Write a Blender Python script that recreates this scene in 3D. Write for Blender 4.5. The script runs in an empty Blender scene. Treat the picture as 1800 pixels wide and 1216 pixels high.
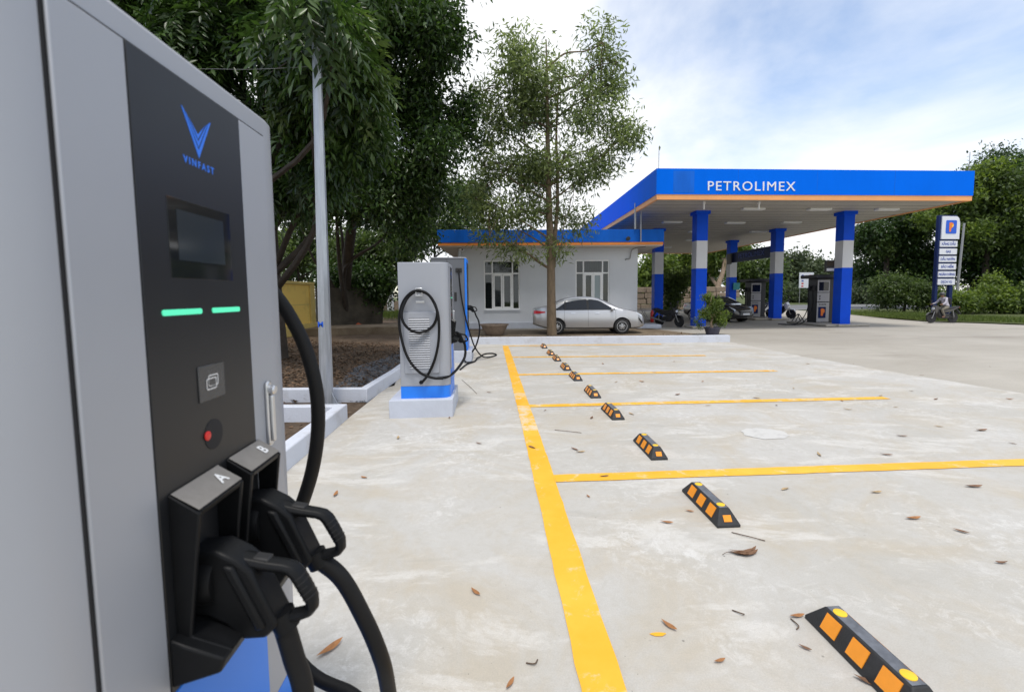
import bpy, bmesh, math, random
import numpy as np
from mathutils import Vector, Matrix
random.seed(7)
R = math.radians
scene = bpy.context.scene
COL = scene.collection

# ------------------------------------------------------------------ camera
CAM_H = 1.5; FPX = 805.0; PCX = 920.0; PCY = 582.0          # focal length and principal point in photo pixels (1800 x 1216)
PITCH = math.atan(63 / FPX); YAW = R(1.4); ROLL = R(-0.48)
cam = bpy.data.cameras.new('camera'); cam_o = bpy.data.objects.new('camera', cam); COL.objects.link(cam_o)
cam.sensor_width = 36; cam.lens = 36 * FPX / 1800; cam.clip_start = 0.05; cam.clip_end = 2000
_f = Vector((math.sin(YAW) * math.cos(PITCH), math.cos(YAW) * math.cos(PITCH), -math.sin(PITCH))); _r0 = Vector((math.cos(YAW), -math.sin(YAW), 0)); _u0 = _r0.cross(_f)
_r = _r0 * math.cos(ROLL) + _u0 * math.sin(ROLL); _u = _u0 * math.cos(ROLL) - _r0 * math.sin(ROLL)
cam_o.matrix_world = Matrix(((_r.x, _u.x, -_f.x, 0), (_r.y, _u.y, -_f.y, 0), (_r.z, _u.z, -_f.z, CAM_H), (0, 0, 0, 1)))
cam.shift_x = (900 - PCX) / 1800; cam.shift_y = (PCY - 608) / 1800
cam.dof.use_dof = True; cam.dof.focus_distance = 4.5; cam.dof.aperture_fstop = 4.0
scene.camera = cam_o

# ------------------------------------------------------------------ sky and sun
SUN_EL, SUN_AZ = R(70), R(180)          # azimuth clockwise from +Y: high, behind the camera
w = bpy.data.worlds.new('World'); scene.world = w; w.use_nodes = True
nt = w.node_tree; nt.nodes.clear()
def N(t, **k):
    n = nt.nodes.new(t)
    for a, b in k.items(): setattr(n, a, b)
    return n
out = N('ShaderNodeOutputWorld'); bg = N('ShaderNodeBackground'); sky = N('ShaderNodeTexSky')
sky.sky_type = 'NISHITA'; sky.sun_disc = False; sky.sun_elevation = SUN_EL; sky.sun_rotation = SUN_AZ
sky.air_density = 1.0; sky.dust_density = 0.6; sky.ozone_density = 1.2
tc = N('ShaderNodeTexCoord'); sep = N('ShaderNodeSeparateXYZ'); nt.links.new(tc.outputs['Generated'], sep.inputs[0])
mz = N('ShaderNodeMath', operation='MAXIMUM'); nt.links.new(sep.outputs[2], mz.inputs[0]); mz.inputs[1].default_value = 0.0
az = N('ShaderNodeMath', operation='ADD'); nt.links.new(mz.outputs[0], az.inputs[0]); az.inputs[1].default_value = 0.22
dx = N('ShaderNodeMath', operation='DIVIDE'); nt.links.new(sep.outputs[0], dx.inputs[0]); nt.links.new(az.outputs[0], dx.inputs[1])
dy = N('ShaderNodeMath', operation='DIVIDE'); nt.links.new(sep.outputs[1], dy.inputs[0]); nt.links.new(az.outputs[0], dy.inputs[1])
cmb = N('ShaderNodeCombineXYZ'); nt.links.new(dx.outputs[0], cmb.inputs[0]); nt.links.new(dy.outputs[0], cmb.inputs[1])
mp = N('ShaderNodeMapping'); mp.inputs['Location'].default_value = (22.9, 0.1, 0); mp.inputs['Rotation'].default_value = (0, 0, R(35)); mp.inputs['Scale'].default_value = (1.0, .55, 1)
nt.links.new(cmb.outputs[0], mp.inputs[0])
nz = N('ShaderNodeTexNoise'); nz.inputs['Scale'].default_value = 0.55; nz.inputs['Detail'].default_value = 9; nz.inputs['Roughness'].default_value = 0.56; nz.inputs['Distortion'].default_value = 0.5
nt.links.new(mp.outputs[0], nz.inputs['Vector'])
cr = N('ShaderNodeValToRGB'); cr.color_ramp.elements[0].position = 0.395; cr.color_ramp.elements[1].position = 0.55; cr.color_ramp.elements[0].color = (.14, .14, .14, 1)
nt.links.new(nz.outputs['Fac'], cr.inputs[0])
sk = N('ShaderNodeVectorMath', operation='SCALE'); nt.links.new(sky.outputs[0], sk.inputs[0]); sk.inputs['Scale'].default_value = 1.3
mixc = N('ShaderNodeMixRGB'); nt.links.new(cr.outputs[0], mixc.inputs[0]); nt.links.new(sk.outputs[0], mixc.inputs[1]); mixc.inputs[2].default_value = (6.4, 6.5, 6.65, 1)
nt.links.new(mixc.outputs[0], bg.inputs[0]); bg.inputs[1].default_value = 0.15
nt.links.new(bg.outputs[0], out.inputs[0])
sun = bpy.data.lights.new('sun', 'SUN'); sun.energy = 1.9; sun.angle = R(11); sun.color = (1.0, 0.95, 0.88)
sun_o = bpy.data.objects.new('sun', sun); COL.objects.link(sun_o)
sd = Vector((math.sin(SUN_AZ) * math.cos(SUN_EL), math.cos(SUN_AZ) * math.cos(SUN_EL), math.sin(SUN_EL)))
sun_o.rotation_euler = (-sd).to_track_quat('-Z', 'Y').to_euler(); sun_o.location = (20, -20, 40)
vs = scene.view_settings; vs.view_transform = 'Standard'; vs.look = 'None'; vs.exposure = 0.24; vs.gamma = 1; vs.use_curve_mapping = False
scene.cycles.max_bounces = 8; scene.cycles.transparent_max_bounces = 8; scene.cycles.sample_clamp_indirect = 6
try: scene.cycles.use_denoising = True
except Exception: pass

# ------------------------------------------------------------------ helpers
def ray(x, y): return tuple(_f * FPX + _r * (x - PCX) - _u * (y - PCY))
def gnd(x, y, z=0.0):
    a, b, d = ray(x, y); t = (z - CAM_H) / d
    return Vector((a * t, b * t, z))
def atY(x, y, Y):
    a, b, d = ray(x, y); t = Y / b
    return Vector((a * t, Y, CAM_H + d * t))
U = Vector((-0.04661, 0.99891, 0)); V = Vector((0.99891, 0.04661, 0)); ROW = math.atan2(V.y, V.x)
def row(u, v, z=0.0): return U * u + V * v + Vector((0, 0, z))

def tag(o, label=None, cat=None, group=None, kind=None):
    if label: o['label'] = label
    if cat: o['category'] = cat
    if group: o['group'] = group
    if kind: o['kind'] = kind
    return o
def thing(name, label, cat, loc=(0, 0, 0), rz=0, group=None):
    o = bpy.data.objects.new(name, None); COL.objects.link(o); o.empty_display_size = 0.1
    o.location = loc; o.rotation_euler = (0, 0, rz); return tag(o, label, cat, group)
def copy_tree(o, parent=None):
    c = o.copy(); COL.objects.link(c)
    if parent is not None: c.parent = parent
    for ch in list(o.children): copy_tree(ch, c)
    return c

class MB:
    def __init__(s): s.v = []; s.f = []
    def add(s, vs, fs):
        n = len(s.v); s.v += [tuple(p) for p in vs]; s.f += [tuple(i + n for i in f) for f in fs]; return s
    def box(s, x0, x1, y0, y1, z0, z1):
        vs = [(x, y, z) for z in (z0, z1) for y in (y0, y1) for x in (x0, x1)]
        return s.add(vs, [(0, 2, 3, 1), (4, 5, 7, 6), (0, 1, 5, 4), (2, 6, 7, 3), (0, 4, 6, 2), (1, 3, 7, 5)])
    def obox(s, c, half, m):
        vs = [Vector(c) + m @ Vector((x * half[0], y * half[1], z * half[2])) for z in (-1, 1) for y in (-1, 1) for x in (-1, 1)]
        return s.add(vs, [(0, 2, 3, 1), (4, 5, 7, 6), (0, 1, 5, 4), (2, 6, 7, 3), (0, 4, 6, 2), (1, 3, 7, 5)])
    def prism(s, poly, a, b, fn):
        """poly of (p,q); fn(p,q,t) -> 3D with t=a and t=b"""
        n = len(poly); vs = [fn(p, q, a) for p, q in poly] + [fn(p, q, b) for p, q in poly]
        return s.add(vs, [tuple(range(n)), tuple(range(2 * n - 1, n - 1, -1))] + [(i, i + n, (i + 1) % n + n, (i + 1) % n) for i in range(n)])
    def tube(s, pts, r, seg=10, cap=True, ry=None):
        pts = [Vector(p) for p in pts]; n = len(pts)
        rs = list(r) if hasattr(r, '__len__') else [r] * n
        t0 = (pts[1] - pts[0]).normalized(); up = Vector((0, 0, 1)) if abs(t0.z) < .9 else Vector((0, 1, 0))
        a = t0.cross(up).normalized(); base = len(s.v); vs = []; fs = []
        for i, p in enumerate(pts):
            t = (pts[min(i + 1, n - 1)] - pts[max(i - 1, 0)]).normalized()
            a = (a - t * a.dot(t)); a = a.normalized() if a.length > 1e-6 else t.orthogonal().normalized()
            b = t.cross(a); k = ry if ry else 1.0
            for j in range(seg):
                th = 2 * math.pi * j / seg
                vs.append(p + a * (math.cos(th) * rs[i]) + b * (math.sin(th) * rs[i] * k))
        for i in range(n - 1):
            for j in range(seg):
                k2 = (j + 1) % seg
                fs.append((i * seg + j, i * seg + k2, (i + 1) * seg + k2, (i + 1) * seg + j))
        if cap: fs.append(tuple(range(seg - 1, -1, -1))); fs.append(tuple((n - 1) * seg + j for j in range(seg)))
        return s.add(vs, fs)
    def lathe(s, prof, seg=24, c=(0, 0, 0), m=None):
        vs = []; fs = []; n = len(prof)
        for r, z in prof:
            for j in range(seg):
                th = 2 * math.pi * j / seg; p = Vector((r * math.cos(th), r * math.sin(th), z))
                vs.append((m @ p if m else p) + Vector(c))
        for i in range(n - 1):
            for j in range(seg):
                k = (j + 1) % seg; fs.append((i * seg + j, i * seg + k, (i + 1) * seg + k, (i + 1) * seg + j))
        fs.append(tuple(range(seg - 1, -1, -1))); fs.append(tuple((n - 1) * seg + j for j in range(seg)))
        return s.add(vs, fs)
    def build(s, name, mat, parent=None, smooth=None, bevel=0, seg=2, recalc=True, loc=None, rz=None):
        me = bpy.data.meshes.new(name); me.from_pydata(s.v, [], s.f)
        if recalc:
            bm = bmesh.new(); bm.from_mesh(me); bmesh.ops.recalc_face_normals(bm, faces=bm.faces); bm.to_mesh(me); bm.free()
        if smooth:
            me.polygons.foreach_set('use_smooth', [True] * len(me.polygons)); me.set_sharp_from_angle(angle=R(smooth))
        return link(name, me, mat, parent, bevel, seg, loc, rz)
def link(name, me, mat, parent=None, bevel=0, seg=2, loc=None, rz=None):
    o = bpy.data.objects.new(name, me); COL.objects.link(o)
    if mat is not None: me.materials.append(mat)
    if parent is not None: o.parent = parent
    if loc is not None: o.location = loc
    if rz is not None: o.rotation_euler = (0, 0, rz)
    if bevel:
        b = o.modifiers.new('bevel', 'BEVEL'); b.width = bevel; b.segments = seg; b.limit_method = 'ANGLE'; b.angle_limit = R(35)
        me.polygons.foreach_set('use_smooth', [True] * len(me.polygons)); me.set_sharp_from_angle(angle=R(45))
    return o
def spline(pts, k=8):
    P = [Vector(p) for p in pts]; P = [P[0] * 2 - P[1]] + P + [P[-1] * 2 - P[-2]]; o = []
    for i in range(1, len(P) - 2):
        for j in range(k):
            t = j / k; a, b, c, d = P[i - 1], P[i], P[i + 1], P[i + 2]
            o.append(0.5 * ((2 * b) + (c - a) * t + (2 * a - 5 * b + 4 * c - d) * t * t + (3 * b - a - 3 * c + d) * t ** 3))
    o.append(P[-2]); return o
def YZ(x0):  # profile (y,z) extruded along x
    return lambda p, q, t: (t, p, q)
XZ = lambda p, q, t: (p, t, q)
XY = lambda p, q, t: (p, q, t)
PYZ = lambda p, q, t: (t, p, q)
def rrect(w, h, r, n=5, cx=0, cy=0):
    o = []
    for sx, sy, a0 in ((1, 1, 0), (-1, 1, 90), (-1, -1, 180), (1, -1, 270)):
        for i in range(n + 1):
            a = R(a0 + 90 * i / n); o.append((cx + sx * (w / 2 - r) + r * math.cos(a), cy + sy * (h / 2 - r) + r * math.sin(a)))
    return o
def lettering(name, s, size, mat, parent, m, stretch=1.0, bold=0.0, extrude=0.002, align='CENTER', space=1.0):
    """text as a mesh; m: 4x4 placing text plane (x right, y up, z out)"""
    cu = bpy.data.curves.new(name, 'FONT'); cu.body = s; cu.size = size; cu.extrude = extrude; cu.offset = bold; cu.align_x = align; cu.align_y = 'CENTER'; cu.space_character = space; cu.resolution_u = 3
    o = bpy.data.objects.new(name, cu); COL.objects.link(o)
    dg = bpy.context.evaluated_depsgraph_get(); me = bpy.data.meshes.new_from_object(o.evaluated_get(dg))
    bpy.data.objects.remove(o); bpy.data.curves.remove(cu)
    me.transform(Matrix.Diagonal((stretch, 1, 1, 1))); me.transform(m); me.materials.clear()
    return link(name, me, mat, parent)
def frame(origin, right, up):
    r = Vector(right).normalized(); u = Vector(up).normalized(); n = r.cross(u)
    return Matrix(((r.x, u.x, n.x, origin[0]), (r.y, u.y, n.y, origin[1]), (r.z, u.z, n.z, origin[2]), (0, 0, 0, 1)))

# ------------------------------------------------------------------ materials
def mat(name, col, rough=0.5, metal=0.0, var=0.0, vscale=8.0, bump=0.0, bscale=60.0, coat=0.0, spec=0.5, emit=0.0, dirt=None, stretch=None):
    m = bpy.data.materials.new(name); m.use_nodes = True; t = m.node_tree; p = t.nodes['Principled BSDF']
    p.inputs['Base Color'].default_value = (*col, 1); p.inputs['Roughness'].default_value = rough; p.inputs['Metallic'].default_value = metal
    p.inputs['Specular IOR Level'].default_value = spec; p.inputs['Coat Weight'].default_value = coat; p.inputs['Coat Roughness'].default_value = 0.08
    if emit: p.inputs['Emission Color'].default_value = (*col, 1); p.inputs['Emission Strength'].default_value = emit
    if var or bump or dirt:
        c = t.nodes.new('ShaderNodeTexCoord'); src = c.outputs['Object']
        if stretch:
            mp = t.nodes.new('ShaderNodeMapping'); mp.inputs['Scale'].default_value = stretch; t.links.new(src, mp.inputs[0]); src = mp.outputs[0]
    if var or dirt:
        n = t.nodes.new('ShaderNodeTexNoise'); n.inputs['Scale'].default_value = vscale; n.inputs['Detail'].default_value = 6; n.inputs['Roughness'].default_value = 0.65; t.links.new(src, n.inputs['Vector'])
        r = t.nodes.new('ShaderNodeValToRGB'); r.color_ramp.elements[0].position = 0.3; r.color_ramp.elements[1].position = 0.7
        lo = dirt if dirt else tuple(x * (1 - var) for x in col); hi = tuple(min(1, x * (1 + var)) for x in col)
        r.color_ramp.elements[0].color = (*lo, 1); r.color_ramp.elements[1].color = (*hi, 1)
        if dirt: r.color_ramp.elements[0].position = 0.22; r.color_ramp.elements[1].position = 0.5
        t.links.new(n.outputs['Fac'], r.inputs[0]); t.links.new(r.outputs[0], p.inputs['Base Color'])
        rr = t.nodes.new('ShaderNodeMapRange'); rr.inputs[3].default_value = max(0, rough - .08); rr.inputs[4].default_value = min(1, rough + .1); t.links.new(n.outputs['Fac'], rr.inputs[0]); t.links.new(rr.outputs[0], p.inputs['Roughness'])
    if bump:
        n2 = t.nodes.new('ShaderNodeTexNoise'); n2.inputs['Scale'].default_value = bscale; n2.inputs['Detail'].default_value = 5; t.links.new(c.outputs['Object'], n2.inputs['Vector'])
        b = t.nodes.new('ShaderNodeBump'); b.inputs['Strength'].default_value = bump; b.inputs['Distance'].default_value = 0.02; t.links.new(n2.outputs['Fac'], b.inputs['Height']); t.links.new(b.outputs[0], p.inputs['Normal'])
    return m
class G:
    """tiny node-graph helper for the larger ground materials"""
    def __init__(s, name):
        s.m = bpy.data.materials.new(name); s.m.use_nodes = True; s.t = s.m.node_tree; s.p = s.t.nodes['Principled BSDF']
        s.co = s.t.nodes.new('ShaderNodeTexCoord').outputs['Object']
    def noise(s, scale, detail=6, rough=0.6, dist=0.0, stretch=None, off=None):
        n = s.t.nodes.new('ShaderNodeTexNoise'); n.inputs['Scale'].default_value = scale; n.inputs['Detail'].default_value = detail; n.inputs['Roughness'].default_value = rough; n.inputs['Distortion'].default_value = dist
        src = s.co
        if stretch or off:
            mp = s.t.nodes.new('ShaderNodeMapping'); mp.inputs['Scale'].default_value = stretch or (1, 1, 1); mp.inputs['Location'].default_value = off or (0, 0, 0); s.t.links.new(src, mp.inputs[0]); src = mp.outputs[0]
        s.t.links.new(src, n.inputs['Vector']); return n.outputs['Fac']
    def vor(s, scale):
        n = s.t.nodes.new('ShaderNodeTexVoronoi'); n.inputs['Scale'].default_value = scale; s.t.links.new(s.co, n.inputs['Vector']); return n.outputs['Distance']
    def ramp(s, f, a, b, c0=0.0, c1=1.0):
        n = s.t.nodes.new('ShaderNodeMapRange'); n.inputs[1].default_value = a; n.inputs[2].default_value = b; n.inputs[3].default_value = c0; n.inputs[4].default_value = c1; s.t.links.new(f, n.inputs[0]); return n.outputs[0]
    def mix(s, f, a, b, mode='MIX'):
        n = s.t.nodes.new('ShaderNodeMixRGB'); n.blend_type = mode
        if isinstance(f, float): n.inputs[0].default_value = f
        else: s.t.links.new(f, n.inputs[0])
        for i, x in ((1, a), (2, b)):
            if isinstance(x, tuple): n.inputs[i].default_value = (*x, 1)
            else: s.t.links.new(x, n.inputs[i])
        return n.outputs[0]
    def mul(s, a, b):
        n = s.t.nodes.new('ShaderNodeMath'); n.operation = 'MULTIPLY'; s.t.links.new(a, n.inputs[0])
        if isinstance(b, float): n.inputs[1].default_value = b
        else: s.t.links.new(b, n.inputs[1])
        return n.outputs[0]
    def fin(s, col, rough=0.8, bumpf=None, strength=0.3, dist=0.01, spec=0.3):
        s.t.links.new(col, s.p.inputs['Base Color'])
        if isinstance(rough, float): s.p.inputs['Roughness'].default_value = rough
        else: s.t.links.new(rough, s.p.inputs['Roughness'])
        s.p.inputs['Specular IOR Level'].default_value = spec
        if bumpf is not None:
            b = s.t.nodes.new('ShaderNodeBump'); b.inputs['Strength'].default_value = strength; b.inputs['Distance'].default_value = dist; s.t.links.new(bumpf, b.inputs['Height']); s.t.links.new(b.outputs[0], s.p.inputs['Normal'])
        return s.m
def concrete_new():
    g = G('new_concrete')
    c = g.mix(g.ramp(g.noise(0.55, 6, .65, .6), .35, .66), (.47, .45, .405), (.555, .54, .51))
    c = g.mix(g.mul(g.ramp(g.noise(1.1, 8, .7, .9, off=(11, 4, 0)), .45, .64), .75), c, (.485, .425, .33))      # tan mud film
    c = g.mix(g.mul(g.ramp(g.noise(1.6, 9, .7, .6, stretch=(.55, 1.3, 1), off=(3, 8, 0)), .53, .60), .62), c, (.66, .64, .60))  # pale laitance
    fl = g.mul(g.ramp(g.noise(11, 10, .8, .8), .50, .58), g.ramp(g.noise(0.8, 6, .6, .5, off=(5, 1, 0)), .48, .66))
    c = g.mix(g.mul(fl, .7), c, (.70, .685, .655))                                                                   # flaked white
    c = g.mix(g.mul(g.ramp(g.noise(2.6, 8, .7, 1.2, stretch=(.5, 1.6, 1), off=(7, 2, 0)), .60, .72), .35), c, (.34, .32, .28))  # darker wiped streaks
    c = g.mix(g.mul(g.ramp(g.vor(9), .07, .03), g.ramp(g.noise(3, 3), .52, .6)), c, (.16, .15, .13))             # pits
    c = g.mix(g.mul(g.ramp(g.noise(13, 9, .75, .6, off=(2, 9, 0)), .46, .70), .42), c, (.41, .375, .315))            # small blotches
    c = g.mix(g.mul(g.ramp(g.noise(160, 3, .6), .35, .7), .28), c, (.27, .255, .23))
    c = g.mix(g.mul(g.ramp(g.vor(26), .06, .035), g.ramp(g.noise(2.2, 4, .6, off=(4, 4, 0)), .5, .56)), c, (.13, .12, .10))   # specks
    return g.fin(c, g.ramp(g.noise(1.6, 5), .3, .7, .62, .88), g.noise(45, 10, .8), .35, .008)
def concrete_old():
    g = G('forecourt_concrete')
    c = g.mix(g.ramp(g.noise(0.25, 6, .6, .5), .35, .65), (.375, .345, .295), (.455, .425, .37))
    c = g.mix(g.mul(g.ramp(g.noise(0.6, 8, .7, 1, stretch=(.35, 1.4, 1)), .55, .68), .7), c, (.26, .225, .185))
    c = g.mix(g.mul(g.ramp(g.noise(0.9, 8, .7, .7, stretch=(.4, 1.2, 1), off=(9, 3, 0)), .56, .66), .6), c, (.50, .46, .40))
    c = g.mix(g.mul(g.ramp(g.noise(60, 4, .6), .4, .7), .2), c, (.18, .165, .14))
    return g.fin(c, .85, g.noise(50, 8, .7), .2, .008)
def soil():
    g = G('soil')
    c = g.mix(g.ramp(g.noise(1.2, 8, .7, .5), .35, .65), (.055, .036, .022), (.15, .105, .07))
    c = g.mix(g.mul(g.ramp(g.noise(9, 8, .75), .52, .66), .7), c, (.24, .17, .115))
    return g.fin(c, .95, g.noise(18, 10, .75), .9, .05)
def bed_soil():
    g = G('bed_soil')
    c = g.mix(g.ramp(g.noise(0.9, 8, .7, .5), .35, .65), (.13, .095, .06), (.27, .215, .15))
    return g.fin(c, .95, g.noise(25, 10, .75), .6, .03)
def asphalt():
    g = G('asphalt'); c = g.mix(g.ramp(g.noise(0.4, 6), .3, .7), (.14, .14, .145), (.20, .20, .205)); return g.fin(c, .85, g.noise(90, 5), .3, .006)
def grass_ground():
    g = G('grass_ground'); c = g.mix(g.ramp(g.noise(1.5, 8, .7), .35, .65), (.035, .055, .015), (.11, .125, .04)); return g.fin(c, .95, g.noise(12, 8), .6, .05)
def paint_yellow(worn):
    g = G('yellow_road_paint')
    c = g.mix(g.ramp(g.noise(1.3, 7, .65), .35, .68), (.80, .40, .022), (.86, .49, .055))
    wf = g.ramp(g.noise(5.5, 9, .75, .4), .60 - worn, .72 - worn)
    c = g.mix(g.mul(wf, .85), c, (.68, .60, .44))
    return g.fin(c, .6, g.noise(70, 8, .7), .14, .006)
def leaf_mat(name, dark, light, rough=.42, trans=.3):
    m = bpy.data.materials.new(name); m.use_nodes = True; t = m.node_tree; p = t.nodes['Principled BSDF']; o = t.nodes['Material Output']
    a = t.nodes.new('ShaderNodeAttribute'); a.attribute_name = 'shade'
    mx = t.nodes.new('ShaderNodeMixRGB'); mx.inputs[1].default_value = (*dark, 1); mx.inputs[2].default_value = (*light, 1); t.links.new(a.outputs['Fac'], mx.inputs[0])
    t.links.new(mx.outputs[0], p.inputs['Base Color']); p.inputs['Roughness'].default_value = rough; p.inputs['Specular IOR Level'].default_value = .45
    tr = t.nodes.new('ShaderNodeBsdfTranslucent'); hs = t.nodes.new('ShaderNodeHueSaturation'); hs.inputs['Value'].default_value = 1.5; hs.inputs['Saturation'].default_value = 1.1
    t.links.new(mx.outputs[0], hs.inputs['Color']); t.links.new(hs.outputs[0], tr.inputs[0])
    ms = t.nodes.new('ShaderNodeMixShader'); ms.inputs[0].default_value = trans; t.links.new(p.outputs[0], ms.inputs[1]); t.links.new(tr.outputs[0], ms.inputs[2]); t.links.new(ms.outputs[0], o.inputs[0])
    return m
M = dict(
    conc=concrete_new(), old=concrete_old(), soil=soil(), bed=bed_soil(), asphalt=asphalt(), grass=grass_ground(),
    yline=paint_yellow(.045), ythin=paint_yellow(.09), yworn=paint_yellow(.17), ynew=paint_yellow(-.3),
    # kerbs and plinths
    kerb=mat('kerb_paint', (.55, .575, .635), .75, dirt=(.44, .44, .45), var=.05, vscale=3.5, bump=.2, bscale=40),
    plinth=mat('plinth_paint', (.50, .53, .60), .7, var=.07, vscale=4, bump=.1, bscale=30),
    cab=mat('cabinet_paint', (.345, .362, .40), .42, .15, var=.02, vscale=2, bump=.02, bscale=400),
    cab2=mat('dark_cabinet_paint', (.135, .145, .165), .45, .2, var=.04, vscale=2),
    blk=mat('black_gloss_panel', (.011, .012, .014), .36, spec=.4, var=.1, vscale=3),
    plastic=mat('black_plastic', (.0065, .007, .008), .42, spec=.17, var=.15, vscale=20, bump=.03, bscale=300),
    hood=mat('graphite_label_plate', (.23, .215, .20), .38, .3, var=.12, vscale=30),
    rubber=mat('rubber_cable', (.008, .008, .0085), .5, spec=.2, var=.2, vscale=9),
    cblue=mat('charger_blue', (.012, .20, .80), .38, var=.03, vscale=3),
    seam=mat('dark_gasket', (.012, .012, .014), .8),
    screen=mat('screen_glass', (.012, .014, .016), .06, spec=.6),
    screen2=mat('display', (.028, .036, .045), .10, spec=.5),
    green=mat('green_status_light', (.10, .80, .46), .4, emit=.42),
    logo=mat('logo_blue_print', (.03, .19, .85), .5),
    white=mat('white_print', (.78, .79, .80), .55),
    reader=mat('card_reader_plate', (.045, .047, .05), .25, var=.2, vscale=20),
    red=mat('red_button', (.62, .02, .015), .3),
    chrome=mat('satin_metal', (.62, .63, .65), .28, .9),
    galv=mat('galvanised_steel', (.44, .46, .49), .42, .75, var=.18, vscale=4, stretch=(6, 6, .6)),
    srub=mat('stop_rubber', (.022, .023, .025), .62, var=.35, vscale=22, bump=.2, bscale=160),
    sgrey=mat('stop_dusty_top', (.13, .14, .16), .55, var=.45, vscale=14, bump=.15, bscale=160),
    orange=mat('orange_reflector', (.86, .30, .015), .32, var=.05, vscale=20),
    disc=mat('yellow_reflector', (.90, .55, .02), .35),
    wall=mat('building_wall_paint', (.58, .605, .645), .8, var=.04, vscale=1.2, bump=.05, bscale=20),
    white_fr=mat('white_upvc', (.78, .79, .80), .4, var=.02),
    glass=mat('window_glass', (.035, .04, .045), .05, spec=.9),
    frost=mat('frosted_glass', (.26, .32, .34), .3),
    slat=mat('grey_slat', (.085, .085, .08), .6, var=.2, vscale=6),
    pblue=mat('fascia_blue', (.002, .145, .80), .55, spec=.02, var=.06, vscale=.9, stretch=(1, 1, .3)),
    bblue=mat('building_fascia_blue', (.006, .125, .60), .6, spec=.15, var=.22, vscale=1.6, stretch=(1, 1, .25)),
    porange=mat('fascia_orange', (.80, .36, .13), .55, var=.12, vscale=.7, stretch=(1, 1, .2)),
    borange=mat('building_orange', (.82, .27, .055), .55, var=.1, vscale=1.5),
    soffit=mat('soffit_sheet', (.43, .405, .36), .6, var=.08, vscale=.8, stretch=(1, .2, 1)),
    bsoffit=mat('building_soffit', (.62, .57, .50), .8, var=.05, vscale=2),
    colb=mat('column_blue', (.002, .075, .66), .5, spec=.15, var=.08, vscale=1.5),
    colw=mat('column_white', (.58, .59, .62), .6, var=.05, vscale=1.5),
    lampw=mat('ceiling_lamp_panel', (.75, .76, .76), .5),
    navy=mat('totem_navy', (.006, .018, .085), .5, spec=.2, var=.08),
    signw=mat('sign_white', (.72, .74, .79), .5, var=.03),
    signb=mat('sign_blue', (.008, .10, .62), .45),
    porg=mat('emblem_orange', (.85, .20, .02), .5), pyel=mat('emblem_yellow', (.95, .62, .06), .5),
    pumpg=mat('pump_grey', (.40, .39, .38), .5, .2, var=.08, vscale=5), pumpd=mat('pump_dark', (.02, .021, .024), .5),
    tyre=mat('tyre_rubber', (.02, .02, .021), .8, var=.2, vscale=20), rim=mat('alloy_rim', (.55, .56, .58), .3, .85),
    silver=mat('silver_car_paint', (.50, .51, .53), .30, .55, coat=.8), black_car=mat('black_car_paint', (.012, .012, .014), .18, coat=1.0),
    cglass=mat('car_glass', (.018, .024, .034), .08, spec=.3), trim=mat('black_trim', (.015, .015, .016), .6),
    tail=mat('tail_lamp_red', (.55, .012, .012), .15, coat=.5), head=mat('head_lamp', (.62, .66, .72), .08, spec=.8),
    plate=mat('number_plate', (.78, .79, .80), .5), brown_bowl=mat('clay_bowl', (.24, .185, .14), .85, var=.25, vscale=6, bump=.2, bscale=30),
    pot=mat('glazed_pot', (.055, .055, .085), .5, var=.3, vscale=10), bark=mat('bark', (.155, .115, .075), .95, var=.35, vscale=9, bump=.6, bscale=22, stretch=(1, 1, .35)),
    bark_dark=mat('dark_bark', (.045, .035, .027), .95, var=.35, vscale=6, bump=.5, bscale=18), bark_pale=mat('pale_bark', (.34, .25, .17), .9, var=.25, vscale=4, bump=.4, bscale=14),
    ywall=mat('yellow_wall_paint', (.80, .56, .14), .85, dirt=(.55, .39, .11), vscale=1.1, var=.06), ywall2=mat('yellow_plinth_paint', (.62, .47, .15), .85, var=.12, vscale=2),
    dwall=mat('weathered_wall', (.075, .065, .05), .95, var=.4, vscale=1.6, bump=.4), stone=mat('tan_stone', (.25, .195, .14), .9, var=.3, vscale=3, bump=.5, bscale=8),
    tarp=mat('orange_tarpaulin', (.50, .10, .035), .6, var=.2, vscale=5, bump=.3, bscale=12), gravel=mat('grey_gravel', (.14, .145, .155), .9, var=.35, vscale=6),
    extred=mat('extinguisher_red', (.55, .02, .02), .3), steel=mat('dull_steel', (.30, .30, .30), .45, .6),
    skin=mat('skin', (.35, .19, .12), .6), shirt=mat('pale_shirt', (.44, .42, .48), .85, var=.1, vscale=10), trousers=mat('olive_trousers', (.20, .18, .14), .9, var=.1, vscale=10), shoe=mat('shoe', (.25, .13, .09), .8),
    helmet=mat('grey_helmet', (.06, .06, .062), .35), pack=mat('black_backpack', (.012, .012, .02), .8), bikegrey=mat('bike_grey_paint', (.09, .085, .08), .35, .4, coat=.5), bikeblk=mat('bike_black', (.02, .02, .022), .4), bikewhite=mat('bike_white_paint', (.68, .69, .72), .3, coat=.5),
    poster=mat('teal_poster', (.02, .26, .30), .5, dirt=(.10, .40, .42), vscale=5), ltext=mat('blue_lettering', (.05, .09, .36), .6), ltextr=mat('red_lettering', (.55, .06, .06), .6),
    patch=mat('grey_cement_patch', (.53, .52, .495), .85, dirt=(.43, .42, .40), vscale=7, var=.06, bump=.2),
    dryleaf=mat('dry_leaf', (.36, .16, .055), .7, var=.35, vscale=30), dryleaf2=mat('brown_leaf', (.20, .105, .055), .75, var=.35, vscale=30), dryleaf3=mat('tan_leaf', (.42, .30, .16), .75, var=.3, vscale=30), twig=mat('twig', (.11, .075, .05), .9, var=.2, vscale=20),
)
L_DARK = leaf_mat('dark_glossy_foliage', (.016, .036, .010), (.078, .140, .030), .34, .28)
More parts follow.
